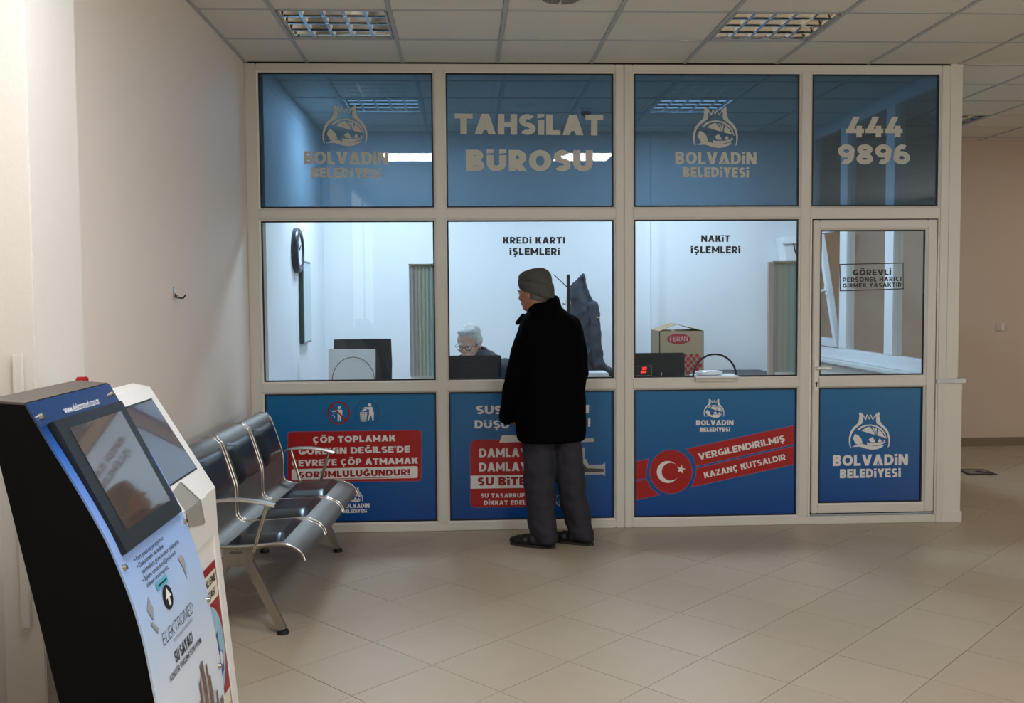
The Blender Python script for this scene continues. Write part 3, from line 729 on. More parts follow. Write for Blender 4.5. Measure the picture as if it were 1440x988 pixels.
# hatch, tray, papers -------------------------------------------------
q = MB(); q.tube([(3.334 + .142 * math.cos(a), -.004, .984 + .145 * math.sin(a)) for a in [PI * k / 24 for k in range(25)]], .0065, seg=8)
q.build('hatch_rim', M_PBLK, part, smooth=60, label='black rubber rim round the speaking hatch')
tray = thing('pass_through_tray', 'small white shelf under the black hatch arc of the cash window', 'tray', (3.334, -.03, .98))
MB().box((3.195, -.085, .981), (3.475, .12, .993), .003).build('shelf_board', M_WHT, tray, smooth=40)
MB().box((3.2, -.05, .955), (3.46, -.03, .981), .002).build('bracket', M_UPVC, tray, smooth=40)
dish = thing('coin_dish', 'round clear plastic coin dish on the white hatch shelf', 'dish', (3.3, .02, .993))
q = MB(); q.loft([[Vector((3.3 + r * math.cos(a), .02 + r * .75 * math.sin(a), z)) for a in [2 * PI * k / 24 for k in range(24)]] for r, z in ((.075, .9935), (.088, .998), (.09, 1.012), (.084, 1.018), (.06, 1.022), (.03, 1.024))])
q.build('dish_bowl', mat('dish_plastic', '#d5e2ee', rough=.12, coat=.5), dish, smooth=40)
MB().tube([(3.3 + .089 * math.cos(a), .02 + .067 * math.sin(a), 1.013) for a in [2 * PI * k / 28 for k in range(28)]], .003, closed=True, seg=6).build('rim', M_WHT, dish, smooth=60)
pap = thing('paper_sheet', 'white paper sheet standing behind the first glass over its hatch', 'paper', (.98, .02, .985))
p0, p1, p2, p3 = at(462, 490.5, 1, .02), at(528, 490.5, 1, .02), at(528, 536, 1, .02), at(462, 536, 1, .02)
MB().prism([p0, p1, p2, p3], (0, .002, 0)).build('sheet', translucent(mat('paper', '#dcdcdf', rough=.7), .5), pap)
MB().tube([(.985 + .135 * math.cos(a), -.006, .984 + .15 * math.sin(a)) for a in [PI * k / 24 for k in range(25)]], .0028, seg=6).build('hatch_rim', mat('grey_seal', '#6c6f74', rough=.5), part, smooth=60, label='thin grey rim round the closed hatch')

# ------------------------------------------------------------------ window wall of the office, pillar
ww = struct('window_1')
MWX0, MWX1 = 4.872, 4.945
lw = struct('wall_window_low')
MB().box((4.855, -.028, 0), (4.98, 2.68, .925), .003).build('low_wall', M_PIL, lw, smooth=40)
MB().box((4.85, -.034, 0), (4.99, 2.68, .07), .003).build('baseboard', M_PIL, lw, smooth=40)
MB().box((4.80, -.045, .925), (5.0, 2.68, .955), .004).build('sill_board', M_MARB, lw, smooth=40, label='pale marble sill board')
def wf(name, y0, y1, z0, z1, x0=MWX0, x1=MWX1): return MB().box((x0, y0, z0), (x1, y1, z1), .005).build(name, M_UPVCW, ww, smooth=40)
MB().box((MWX0 - .004, -.028, .955), (MWX1 + .005, .05, H), .003).build('end_post', M_UPVC, ww, smooth=40)
wf('frame_rail', .05, YOB, .955, 1.055); wf('frame_rail', .05, YOB, 2.9, H)
for y0, y1 in ((.82, .98), (1.74, 1.9), (2.6, 2.68)): wf('mullion', y0, y1, 1.055, 2.9)
for y0, y1 in ((1.9, 2.6),): wf('transom', y0, y1, 2.05, 2.13)
for y0, y1, z0, z1 in ((.05, .82, 1.055, 2.9), (.98, 1.74, 1.055, 2.9), (1.9, 2.6, 2.13, 2.9)):
    box('window_pane', (4.905, y0, z0), (4.911, y1, z1), M_CLEAR, ww)
# tilted sash
sh = bpy.data.objects.new('tilted_sash', None); COL.objects.link(sh); sh.parent = ww; sh.location = (4.865, 1.92, 1.06); sh.rotation_euler = (0, math.radians(-9.5), 0)
sh['label'] = 'white sash tilted inward'
q = MB()
for a, b in (((0, 0, 0), (.045, .07, .97)), ((0, .6, 0), (.045, .67, .97)), ((0, .07, 0), (.045, .6, .07)), ((0, .07, .9), (.045, .6, .97))): q.box(a, b, .004)
q.build('sash_frame', M_UPVCW, sh, world=False, smooth=40)
box('sash_pane', (.02, .07, .07), (.026, .6, .9), M_CLEAR, sh, world=False)
MB().box((-.012, .02, .45), (0, .05, .53), .003).cyl((-.012, .035, .5), (-.04, .035, .5), .008).box((-.05, .028, .49), (-.036, .1, .505), .003).build('sash_handle', M_WHT, sh, world=False, smooth=40)

# ------------------------------------------------------------------ ceiling fixtures
def fixture(name_label, x, y, lit, group=None):
    t = thing('ceiling_light', name_label, 'ceiling light', (x, y, H), group=group)
    a = .016; b = GS - a
    q = MB(); q.box((a, a, .085), (b, b, .095)); q.box((a, a, 0), (a + .008, b, .09)); q.box((b - .008, a, 0), (b, b, .09)); q.box((a, a, 0), (b, a + .008, .09)); q.box((a, b - .008, 0), (b, b, .09))
    q.build('housing', M_MIRR, t, world=False)
    ring_ = MB(); 
    for u0, v0, u1, v1 in ((a, a, b, a + .012), (a, b - .012, b, b), (a, a, a + .012, b), (b - .012, a, b, b)): ring_.box((u0, v0, -.003), (u1, v1, .004))
    ring_.build('rim', M_TBAR if not lit else M_UPVCW, t, world=False)
    # curved reflector troughs along x, four tubes
    n = 4; w = (b - a) / n
    for k in range(n):
        yc = a + w * (k + .5); q = MB(); prev = None
        for s_ in range(9):
            u = -1 + 2 * s_ / 8; v = (yc + u * w * .48, .01 + .068 * (1 - u * u))
            if prev: q.poly([(a + .01, prev[0], prev[1]), (b - .01, prev[0], prev[1]), (b - .01, v[0], v[1]), (a + .01, v[0], v[1])])
            prev = v
        q.build('reflector', M_MIRR, t, world=False, smooth=60)
        MB().cyl((a + .02, yc, .045), (b - .02, yc, .045), .0125 if lit else .011).build('tube', M_TUBEON if lit else M_TUBE, t, world=False, smooth=60)
    for k in range(1, 5):
        xc = a + (b - a) * k / 5; q = MB()
        for kk in range(n):
            y0 = a + w * kk + .004; y1 = y0 + w - .008
            q.prism([(xc - .009, y0, .004), (xc + .009, y0, .004), (xc + .002, y0, .045), (xc - .002, y0, .045)], (0, y1 - y0, 0))
        q.build('louvre_blade', M_LOUV, t, world=False)
    for k in range(1, n):
        yc = a + w * k
        MB().prism([(a + .01, yc - .008, .003), (a + .01, yc + .008, .003), (a + .01, yc + .001, .04), (a + .01, yc - .001, .04)], (b - a - .02, 0, 0)).build('louvre_blade', M_LOUV, t, world=False)
    return t
fixture('unlit louvred ceiling light above the left windows of the glazed wall', *cell(0, -2), False)
fixture('unlit louvred ceiling light above the cash window', *cell(4, -2), False)
fixture('louvred ceiling light in the side hall beyond the pillar', *cell(8, 3), False)
for k, (i, lab) in enumerate(((0, 'lit louvred light inside the office near the left wall'), (4, 'lit louvred light inside the office above the cash window'))):
    t = fixture(lab, OX + GS * i, OY + GS, True)
    area('lamp_glow', (.3, .3, .002), (.5, .5), OFF_LAMP, OFF_COL, t)
def led(x, y, lab):
    t = thing('ceiling_panel_light', lab, 'ceiling light', (x, y, H), group=None)
    box('lamp_frame', (0, 0, -.03), (GS, GS, -.004), M_WHT, t, world=False, bev=.002)
    box('diffuser', (.012, .012, -.034), (GS - .012, GS - .012, -.0305), M_LAMP, t, world=False)
led(.86, -4.44, 'lit white square panel on the ceiling nearer the left wall')
led(2.66, -4.44, 'lit white square panel on the ceiling over the middle of the hall')
_m = M_LAMP; M_LAMP = M_FILL  # extra panel out of view, added to brighten the side hall
led(7.6, .9, 'added fill panel on the side hall ceiling, out of view far right')
M_LAMP = _m
# daylight enters through a tall window in the left wall, behind the viewer
win = struct('window_2')
DY0, DY1, DZ0_, DZ1_ = -8.6, -5.6, .7, 2.8
for a, b in (((XL, DY0 - .07, DZ0_ - .07), (XL + .05, DY1 + .07, DZ0_)), ((XL, DY0 - .07, DZ1_), (XL + .05, DY1 + .07, DZ1_ + .07)), ((XL, DY0 - .07, DZ0_), (XL + .05, DY0, DZ1_)), ((XL, DY1, DZ0_), (XL + .05, DY1 + .07, DZ1_)), ((XL, -7.13, DZ0_), (XL + .05, -7.07, DZ1_))):
    box('window_frame', a, b, M_UPVCW, win)
dl = area('daylight_fill', (XL + .02, (DY0 + DY1) / 2, (DZ0_ + DZ1_) / 2), (DZ1_ - DZ0_, DY1 - DY0), DAY, DAY_COL)
dl.rotation_euler = (0, -PI / 2, 0)
fill_win = struct('fill_window')  # made-up window with area lamp, added out of view to brighten the left wall
for a, b in (((XR - .05, -9.07, .83), (XR, -4.93, .9)), ((XR - .05, -9.07, 2.75), (XR, -4.93, 2.82)), ((XR - .05, -9.07, .9), (XR, -9, 2.75)), ((XR - .05, -5, .9), (XR, -4.93, 2.75)), ((XR - .05, -7.03, .9), (XR, -6.97, 2.75))):
    box('window_frame', a, b, M_UPVCW, fill_win)
fill_lamp = area('daylight_fill', (XR - .02, -7, 1.825), (1.85, 4.0), DAY_FILL, DAY_COL)
fill_lamp.rotation_euler = (0, PI / 2, 0)

# round vent and sensor
v = thing('ceiling_vent', 'round slotted ceiling speaker grille by the front grid line', 'vent', (2.2, -1.42, H))
q = MB(); q.cyl((2.2, -1.42, H - .006), (2.2, -1.42, H + .001), .105, .1, seg=32); q.build('flange', M_CEIL, v, smooth=40)
for k in range(7):
    r0 = .02 + k * .011
    q = MB(); 
    for q4 in range(4):
        pts = [math.radians(q4 * 90 + 6 + 78 * s_ / 8) for s_ in range(9)]
        for a0, a1 in zip(pts[:-1], pts[1:]):
            q.poly([(2.2 + r0 * math.cos(a0), -1.42 + r0 * math.sin(a0), H - .0068), (2.2 + r0 * math.cos(a1), -1.42 + r0 * math.sin(a1), H - .0068), (2.2 + (r0 + .006) * math.cos(a1), -1.42 + (r0 + .006) * math.sin(a1), H - .0068), (2.2 + (r0 + .006) * math.cos(a0), -1.42 + (r0 + .006) * math.sin(a0), H - .0068)])
    q.build('slot', M_PBLK, v)
v = thing('smoke_detector', 'round smoke detector on the office ceiling right of the big letters', 'smoke detector', (2.68, 1.54, H))
MB().cyl((2.68, 1.54, H), (2.68, 1.54, H - .03), .055, .05, seg=24).build('detector_base', M_WHT, v, smooth=40)
MB().cyl((2.68, 1.54, H - .03), (2.68, 1.54, H - .06), .042, .03, seg=24).build('sensor_head', M_MON, v, smooth=40)
# wall hook, switch, floor outlet
hk = thing('wall_hook', 'small metal coat hook screwed to the bare left wall', 'hook', (XL, -1.69, 1.53))
MB().box((XL, -1.70, 1.525), (XL + .006, -1.675, 1.575), .003).build('hook_plate', M_CHROME, hk, smooth=40)
MB().tube([(XL + .004, -1.6875, 1.54), (XL + .02, -1.6875, 1.522), (XL + .035, -1.66, 1.52), (XL + .04, -1.635, 1.535)], .004, seg=8).build('prong', M_BLACK, hk, smooth=60)
MB().tube([(XL + .004, -1.6875, 1.53), (XL + .02, -1.7, 1.52), (XL + .03, -1.725, 1.532)], .004, seg=8).build('prong', M_CHROME, hk, smooth=60)
a = at(1406, 459, 1, YF)
sw = thing('wall_switch', 'small white switch on the beige wall right of the pillar', 'switch', (a.x, YF, a.z))
MB().box((a.x - .045, YF - .012, a.z - .042), (a.x + .045, YF, a.z + .042), .004).build('switch_plate', M_WALLD, sw, smooth=40)
MB().box((a.x + .01, YF - .02, a.z - .036), (a.x + .04, YF - .008, a.z + .036), .003).build('rocker', M_WHT, sw, smooth=40)
fo = thing('floor_outlet_box', 'black framed floor outlet box on the tiles beyond the pillar', 'floor box', (6.0, 1.8, 0))
c4 = [at(x, y, 2, .003) for x, y in ((1345, 659.5), (1382, 659.5), (1403, 667.3), (1361, 667.3))]
MB().prism(c4, (0, 0, .004)).build('box_frame', M_PBLK, fo)
cc_ = sum(c4, Vector()) / 4
MB().prism([cc_ + (p - cc_) * .78 for p in c4], (0, 0, .006)).build('lid', mat('lid_grey', '#6f747c', rough=.3, metal=.6), fo)
MB().prism([cc_ + (p - cc_) * s_ for p, s_ in zip(c4, (.0, .25, .78, .3))], (0, 0, .008)).build('cable_flap', M_PBLK, fo)
# ================================================================== waiting bench
bench = thing('waiting_bench', 'three-seat steel waiting bench with black pads along the left wall', 'bench', (.75, -1.24, 0), math.radians(-2.6))
# local frame: x away from the wall, y along the row, z up (origin under the seats)
PRF = [(-.345, .808), (-.325, .828), (-.285, .83), (-.25, .805), (-.225, .74), (-.2, .66), (-.178, .58), (-.178, .48), (-.168, .432), (-.12, .41), (-.02, .408), (.08, .414), (.16, .42), (.215, .405), (.25, .375), (.262, .345)]
def spl(P, n=4):
    """Catmull-Rom through 2-D points"""
    out = []
    for i in range(len(P) - 1):
        p0, p1, p2, p3 = [Vector(P[max(0, min(len(P) - 1, i + k))]) for k in (-1, 0, 1, 2)]
        for s_ in range(n):
            t = s_ / n; out.append(.5 * ((2 * p1) + (p2 - p0) * t + (2 * p0 - 5 * p1 + 4 * p2 - p3) * t * t + (3 * p1 - p0 - 3 * p2 + p3) * t ** 3))
    out.append(Vector(P[-1])); return out
PS = spl(PRF, 3)
def sheet(P, y0, y1, th):
    q = MB(); n = len(P); A = []
    nm = []
    for i in range(n):
        d = (P[min(i + 1, n - 1)] - P[max(i - 1, 0)]).normalized(); nm.append(Vector((d.y, -d.x)))
    loop = [Vector((p.x, p.y)) for p in P] + [P[i] - nm[i] * th * -1 for i in range(n - 1, -1, -1)]
    b = q.bm
    a0 = [b.verts.new((p.x, y0, p.y)) for p in P]; a1 = [b.verts.new((p.x, y1, p.y)) for p in P]
    c0 = [b.verts.new((P[i].x - nm[i].x * th, y0, P[i].y - nm[i].y * th)) for i in range(n)]; c1 = [b.verts.new((P[i].x - nm[i].x * th, y1, P[i].y - nm[i].y * th)) for i in range(n)]
    for i in range(n - 1):
        b.faces.new((a0[i], a0[i + 1], a1[i + 1], a1[i])); b.faces.new((c0[i + 1], c0[i], c1[i], c1[i + 1]))
        b.faces.new((a0[i + 1], a0[i], c0[i], c0[i + 1])); b.faces.new((a1[i], a1[i + 1], c1[i + 1], c1[i]))
    b.faces.new((a0[0], a1[0], c1[0], c0[0])); b.faces.new((a0[-1], c0[-1], c1[-1], a1[-1]))
    return q
def pad(P, y0, y1, th):
    """cushion: follows the profile, puffed in the middle, thin at its rim"""
    n = len(P); q = MB(); b = q.bm; V = []; U = []
    m = 8
    for i in range(n):
        d = (P[min(i + 1, n - 1)] - P[max(i - 1, 0)]).normalized(); nn = Vector((-d.y, d.x))
        if nn.y < 0 and nn.x < 0: nn = -nn
        s_ = i / (n - 1); row = []; ro2 = []
        for k in range(m + 1):
            t = k / m; e = min(1, (1 - abs(2 * s_ - 1)) * 4.5) ** .5 * min(1, (1 - abs(2 * t - 1)) * 6) ** .5
            h = .004 + th * e; y = y0 + (y1 - y0) * t
            row.append(b.verts.new((P[i].x + nn.x * h, y, P[i].y + nn.y * h))); ro2.append(b.verts.new((P[i].x + nn.x * .0025, y, P[i].y + nn.y * .0025)))
        V.append(row); U.append(ro2)
    for i in range(n - 1):
        for k in range(m): b.faces.new((V[i][k], V[i][k + 1], V[i + 1][k + 1], V[i + 1][k])); b.faces.new((U[i][k + 1], U[i][k], U[i + 1][k], U[i + 1][k + 1]))
        b.faces.new((V[i][0], V[i + 1][0], U[i + 1][0], U[i][0])); b.faces.new((V[i + 1][m], V[i][m], U[i][m], U[i + 1][m]))
    for k in range(m): b.faces.new((V[0][k + 1], V[0][k], U[0][k], U[0][k + 1])); b.faces.new((V[-1][k], V[-1][k + 1], U[-1][k + 1], U[-1][k]))
    return q
SW = .527
def near(P, a, b): return [p for p in P if a <= PS.index(p) <= b]
for k in range(3):
    y0 = -.79 + k * SW + .012; y1 = y0 + SW - .03
    sheet(PS, y0 + .008, y1 - .008, .003).build('seat_shell', M_SHELL, bench, world=False, smooth=40, label='perforated steel seat shell')
    for y in (y0 + .004, y1 - .004):
        MB().tube([(p.x, y, p.y) for p in PS], .0085, seg=8).build('side_tube', M_CHROME, bench, world=False, smooth=60)
    pad(PS[10:19], y0 + .04, y1 - .04, .022).build('back_pad', M_PAD, bench, world=False, smooth=50)
    pad(PS[28:37], y0 + .036, y1 - .036, .026).build('seat_pad', M_PAD, bench, world=False, smooth=50)
MB().box((-.075, -.80, .325), (-.015, .80, .385), .004).build('beam', M_ALU, bench, world=False, smooth=40)
for y in (-.795, .79): MB().box((-.07, y, .33), (-.02, y + .012, .38), .002).build('beam_cap', M_RUB, bench, world=False)
for y in (-.735, .735):
    MB().box((-.11, y - .022, .318), (.02, y + .022, .395), .004).build('leg_bracket', M_ALU, bench, world=False, smooth=40)
    for x1, x0 in ((.15, -.02), (-.29, -.07)):
        d = Vector((x1 - x0, 0, -.35)).normalized(); pn = Vector((d.z, 0, -d.x)) * .022
        a = Vector((x0, y, .375)); b_ = Vector((x1, y, .02))
        q = MB(); q.prism([a - pn - Vector((0, .017, 0)), a + pn - Vector((0, .017, 0)), b_ + pn * .85 - Vector((0, .017, 0)), b_ - pn * .85 - Vector((0, .017, 0))], (0, .034, 0), bev=.004)
        lg = q.build('leg', M_ALU, bench, world=False, smooth=40)
        MB().cyl((x1, y, 0), (x1, y, .018), .027, .024, seg=20).build('foot', M_RUB, lg, world=False, smooth=40)
for y in (-.775, .775):
    AP = spl([(-.165, .605), (-.12, .618), (-.03, .622), (.06, .612), (.135, .594)], 4)
    q = MB()
    for i in range(len(AP) - 1): pass
    q.loft([[Vector((p.x, y + dy, p.y + dz)) for dy, dz in ((-.02, -.005), (-.016, .006), (.016, .006), (.02, -.005), (.012, -.009), (-.012, -.009))] for p in AP])
    ar = q.build('armrest', M_ALU, bench, world=False, smooth=50)
    for a_, b_ in (((.1, .6), (.035, .385)), ((-.13, .61), (-.07, .395)))[:1 if y < 0 else 2]:
        MB().tube([(a_[0], y, a_[1]), (b_[0], y, b_[1])], .009, seg=10).build('arm_post', M_CHROME, ar, world=False, smooth=60)

# ================================================================== kiosks
def kiosk(name, label, yn, yf, front, back, ztopback, mside, mfront, mtop):
    t = thing(name, label, 'kiosk', (front[-1][0] - .15, (yn + yf) / 2, 0))
    prof = front + back
    pts = [(x, yn, z) for x, z in prof]
    MB().prism([(x, yn + .012, z) for x, z in prof], (0, yf - yn - .024, 0)).build('cabinet', mside, t)
    for y in (yn, yf - .012): MB().prism([(x, y, z) for x, z in prof], (0, .012, 0)).build('side_panel', mside, t)
    return t
FR = spl([(.694, 1.279), (.731, 1.21), (.770, 1.142), (.806, 1.078), (.841, 1.012), (.872, .948), (.905, .862), (.928, .79), (.947, .71), (.965, .6), (.985, .47), (1.0, .3), (1.012, .13), (1.018, .06)], 3)
FRt = [(p.x, p.y) for p in FR]
K1N, K1F = -4.178, -3.64
k1 = kiosk('water_card_kiosk', 'slim black kiosk with light blue front panel and tilted screen', K1N, K1F, FRt, [(.86, .06), (.605, 1.285)], 1.28, M_KSIDE, None, M_KTOP)
MB().box((.80, K1N + .02, 0), (1.05, K1F - .02, .06), .006).build('plinth', M_KSIDE, k1, smooth=40)
MB().prism([(.605, K1N, 1.285), (.694, K1N, 1.279), (.696, K1N, 1.284), (.604, K1N, 1.291)], (0, K1F - K1N, 0)).build('top_cover', M_KTOP, k1)
M_KF = gradmat('kiosk_print', .55, 1.28, '#c9d3de', '#1d3f78', rough=.25)
rp = [n for n in M_KF.node_tree.nodes if n.type == 'VALTORGB'][0].color_ramp
rp.elements[1].color = (*lin('#16325f'), 1)
for pos_, c_ in ((.30, '#a9c2e2'), (.58, '#7d9bd3'), (.72, '#5a7fc4'), (.84, '#2f5ea6'), (.93, '#17305c')):
    e_ = rp.elements.new(pos_); e_.color = (*lin(c_), 1)
def surf(P, y0, y1, off0, off1):
    q = MB(); b = q.bm; n = len(P); R_ = []
    for i in range(n):
        d = (P[min(i + 1, n - 1)] - P[max(i - 1, 0)]).normalized(); nn = Vector((-d.y, d.x)); nn = nn if nn.x > 0 else -nn
        R_.append([b.verts.new((P[i].x + nn.x * o_, y, P[i].y + nn.y * o_)) for o_, y in ((off0, y0), (off1, y0), (off1, y1), (off0, y1))])
    for A, B in zip(R_[:-1], R_[1:]):
        for k in range(4): b.faces.new((A[k], A[(k + 1) % 4], B[(k + 1) % 4], B[k]))
    b.faces.new(R_[0]); b.faces.new(R_[-1][::-1]); return q
fp = surf(FR, K1N - .002, K1F + .002, .001, .006).build('front_panel', M_KF, k1, smooth=40, label='printed light blue acrylic front panel')
for n_ in M_KF.node_tree.nodes:
    if n_.type == 'TEX_COORD': pass
def onfr(zq, y, off=.007):
    """point on the curved kiosk front at height zq and its normal"""
    for a, b in zip(FR[:-1], FR[1:]):
        if b.y <= zq <= a.y:
            t = (a.y - zq) / (a.y - b.y); p = a.lerp(b, t); d = (b - a).normalized(); nn = Vector((-d.y, d.x)); nn = nn if nn.x > 0 else -nn
            return Vector((p.x + nn.x * off, y, p.y + nn.y * off)), Vector((nn.x, 0, nn.y)), Vector((-d.x, 0, -d.y)) * (1 if d.y < 0 else -1)
    return Vector((FR[-1].x + off, y, zq)), Vector((1, 0, 0)), Vector((0, 0, 1))
def screen(parent, p0, p1, y0, y1, depth, msc, mbez, bz=(.035, .035, .05, .05)):
    """bezel box between two profile points p0 (top) and p1 (bottom), bz = left,right,top,bottom rims"""
    p0 = Vector(p0); p1 = Vector(p1); d = (p1 - p0).normalized(); nn = Vector((-d.y, d.x)); nn = nn if nn.x > 0 else -nn; Lh = (p1 - p0).length
    def P(s_, y, o_): p = p0 + d * s_ + nn * o_; return (p.x, y, p.y)
    q = MB(); o_ = depth
    q.prism([P(0, y0, 0), P(0, y0, o_), P(Lh, y0, o_), P(Lh, y0, 0)], (0, y1 - y0, 0), bev=.002)
    bz_ = q.build('monitor_bezel', mbez, parent, smooth=40)
    q = MB(); q.prism([P(bz[2], y0 + bz[0], o_ - .002), P(bz[2], y0 + bz[0], o_ + .0012), P(Lh - bz[3], y0 + bz[0], o_ + .0012), P(Lh - bz[3], y0 + bz[0], o_ - .002)], (0, (y1 - bz[1]) - (y0 + bz[0]), 0))
    q.build('screen', msc, bz_)
    return bz_
b1_ = screen(k1, (.722, 1.226), (.882, .912), K1N + .035, K1F - .03, .024, M_SCREEN, M_BLACK, (.062, .05, .028, .045))
for z_, y_ in ((1.245, K1N + .03), (1.25, K1F - .03), (.89, K1N + .02), (.885, K1F - .012), (.47, K1F - .02), (.40, K1N + .03), (.66, K1F - .012)):
    c0, n0, _ = onfr(z_, y_, .004); MB().cyl(c0, c0 + n0 * .010, .009, .006, seg=14).build('cap_screw', M_CHROME, k1, smooth=40)
def ktext(s_, z_, y0, y1, hgt, m=M_PBLK, bold=.02, stroke=False, t=.22, gap=.1):
    c0, n0, up = onfr(z_, y0); c1, _, _ = onfr(z_, y1); up = up if up.z > 0 else -up
    if stroke: return letters('lettering', s_, c0, c1, hgt, n0, m, fp, t=t, gap=gap, off=.001, up=up)
    return btext('lettering', s_, c0, c1, n0, m, fp, hgt=hgt, bold=bold, up=up)
ktext('www.elektromed.com.tr', 1.236, K1N + .16, K1F - .14, .02, M_WHITE, .004)
for s_, z_, y0, y1 in (('• Kart yuvasına yerleştiriniz', .884, .09, .32), ('• Dokunmatik ekrandaki', .868, .09, .30), ('talimatlara göre kontör yükleyiniz', .851, .105, .42), ('• İşlem tamamlandığında kartı', .834, .09, .37), ('almayı unutmayınız', .818, .105, .28)):
    ktext(s_, z_, K1N + y0, K1N + y1, .0115, M_PBLK, .006)
def kquad(pts, m, name, off=.008, dz=0, dy=0):
    P = []
    for y, z in pts: P.append(onfr(z + dz, y + dy, off)[0])
    return flat(name, [P], m, fp, (1, 0, .2))
kquad([(K1N + .16, .812), (K1N + .25, .812), (K1N + .25, .792), (K1N + .16, .792)], mat('teal_slot', '#5aa9bb', rough=.3), 'card_slot')
kquad([(K1N + .17, .804), (K1N + .24, .804), (K1N + .24, .800), (K1N + .17, .800)], M_PBLK, 'slot_opening', .009)
kquad([(K1N + .215 + .036 * math.cos(a), .762 + .03 * math.sin(a)) for a in [2 * PI * k / 22 for k in range(22)]], M_PBLK, 'arrow_disc')
kquad([(K1N + .207, .742), (K1N + .223, .742), (K1N + .223, .761), (K1N + .237, .761), (K1N + .215, .786), (K1N + .193, .761), (K1N + .207, .761)], M_WHITE, 'arrow', .009)
M_TAPE = mat('torn_tape', '#8f959c', rough=.4)
kquad([(K1N + .37, .82), (K1N + .40, .825), (K1N + .415, .81), (K1N + .41, .785), (K1N + .39, .76), (K1N + .385, .79)], M_TAPE, 'tape_mark')
kquad([(K1N + .06, .775), (K1N + .09, .80), (K1N + .10, .77), (K1N + .08, .745)], M_TAPE, 'tape_mark')
kquad([(K1N + .055, .745), (K1N + .07, .745), (K1N + .10, .72), (K1N + .09, .71)], M_TAPE, 'tape_mark')
ktext('ELEKTROMED', .672, K1N + .11, K1N + .38, .03, M_PBLK, 0, True, .09, .2)
ktext('EXCELLENCE IN METERING', .655, K1N + .19, K1N + .36, .008, M_TAPE)
ktext('SU SAYACI', .606, K1N + .17, K1N + .33, .030, M_PBLK, 0, True, .22)
ktext('KONTÖR YÜKLEME İSTASYONU', .582, K1N + .11, K1N + .40, .015, M_PBLK, 0, True, .19)
M_CITY = mat('print_skyline', '#6b564d', rough=.35, var=.5, scale=60); M_CITY2 = mat('print_skyline_pale', '#a79b96', rough=.35, var=.3, scale=60)
random.seed(3)
for k in range(30):
    y = K1N + .04 + .016 * k; hgt = (.09 + .17 * math.exp(-((k - 20) / 5.) ** 2) + .06 * random.random())
    pts = [(y, .24), (y + .013, .24), (y + .013, .24 + hgt), (y + .0065, .24 + hgt + .012), (y, .24 + hgt)]
    if y < K1F - .03:
        zs = [.24 + hgt * s_ / 6 for s_ in range(7)]
        flat('skyline', [[onfr(zz, yy, .0085 + .0002 * (k % 3))[0] for yy, zz in ((y, za), (y + .013, za), (y + .013, zb), (y, zb))] for za, zb in zip(zs[:-1], zs[1:])], M_CITY if k % 3 else M_CITY2, fp, (1, 0, 0))
random.seed(11)
# second kiosk, white
K2N, K2F = -3.585, -3.13
F2 = [(.655, 1.228), (.862, .887), (.868, .74), (.905, .35), (.935, .03)]
k2 = thing('white_kiosk', 'white payment kiosk with violet-grey screen behind the black kiosk', 'kiosk', (.75, -3.36, 0))
pr2 = F2 + [(.62, .03), (.56, 1.2), (.6, 1.24)]
# body with a pocket: side sheets + skins
for y in (K2N, K2F - .008): MB().prism([(x, y, z) for x, z in pr2], (0, .008, 0)).build('side_panel', M_KWHITE, k2)
def slab(a, b, y0, y1, th, nm, m=M_KWHITE):
    a = Vector(a); b = Vector(b); d = (b - a).normalized(); nn = Vector((-d.y, d.x)); nn = nn if nn.x > 0 else -nn
    return MB().prism([(a.x, y0, a.y), (b.x, y0, b.y), (b.x - nn.x * th, y0, b.y - nn.y * th), (a.x - nn.x * th, y0, a.y - nn.y * th)], (0, y1 - y0, 0)).build(nm, m, k2)
yi0, yi1 = K2N + .008, K2F - .008
slab(F2[0], F2[1], yi0, yi1, .02, 'slanted_face')
MB().prism([(.6, yi0, 1.24), (.655, yi0, 1.228), (.65, yi0, 1.21), (.6, yi0, 1.222)], (0, yi1 - yi0, 0)).build('top_cover', M_KWHITE, k2)
MB().prism([(.56, yi0, 1.2), (.6, yi0, 1.24), (.61, yi0, 1.2), (.64, yi0, .03), (.62, yi0, .03)], (0, yi1 - yi0, 0)).build('back_panel', M_KWHITE, k2)
slab(F2[1], F2[2], yi0, yi1, .02, 'upper_front')
slab((.868, .74), (.935, .03), yi0, yi0 + .03, .03, 'front_frame'); slab((.868, .74), (.935, .03), yi1 - .045, yi1, .03, 'front_frame')
slab((.862, .74), (.93, .03), yi0 + .03, yi1 - .045, .01, 'front_panel')
def on2(s_, y, off=.001):
    """s along the slanted face from its top (0..1)"""
    a = Vector(F2[0]); b = Vector(F2[1]); d = (b - a).normalized(); nn = Vector((-d.y, d.x)); nn = nn if nn.x > 0 else -nn; p = a.lerp(b, s_) + nn * off
    return Vector((p.x, y, p.y))
q = MB(); q.prism([on2(.10, K2N + .05, -.001), on2(.10, K2F - .055, -.001), on2(.79, K2F - .055, -.001), on2(.79, K2N + .05, -.001)], on2(.1, 0, .002) - on2(.1, 0, 0))
bz2 = q.build('monitor_bezel', M_BLACK, k2)
q = MB(); q.prism([on2(.115, K2N + .058, .0012), on2(.115, K2F - .063, .0012), on2(.775, K2F - .063, .0012), on2(.775, K2N + .058, .0012)], on2(.1, 0, .001) - on2(.1, 0, 0)); q.build('screen', M_SCREEN2, bz2)
M_KSHADE = mat('kiosk_recess_shade', '#8f8c84', rough=.6)  # shadow of the recess put into the grey of flat patches
ry0, ry1 = -3.50, -3.27
xb = .862
MB().poly([on2(.83, ry0, .0015), on2(.80, ry0 + .10, .0015), on2(1.0, ry1, .0015), on2(1.0, ry0, .0015)]).build('receipt_recess_shade', M_KSHADE, k2)
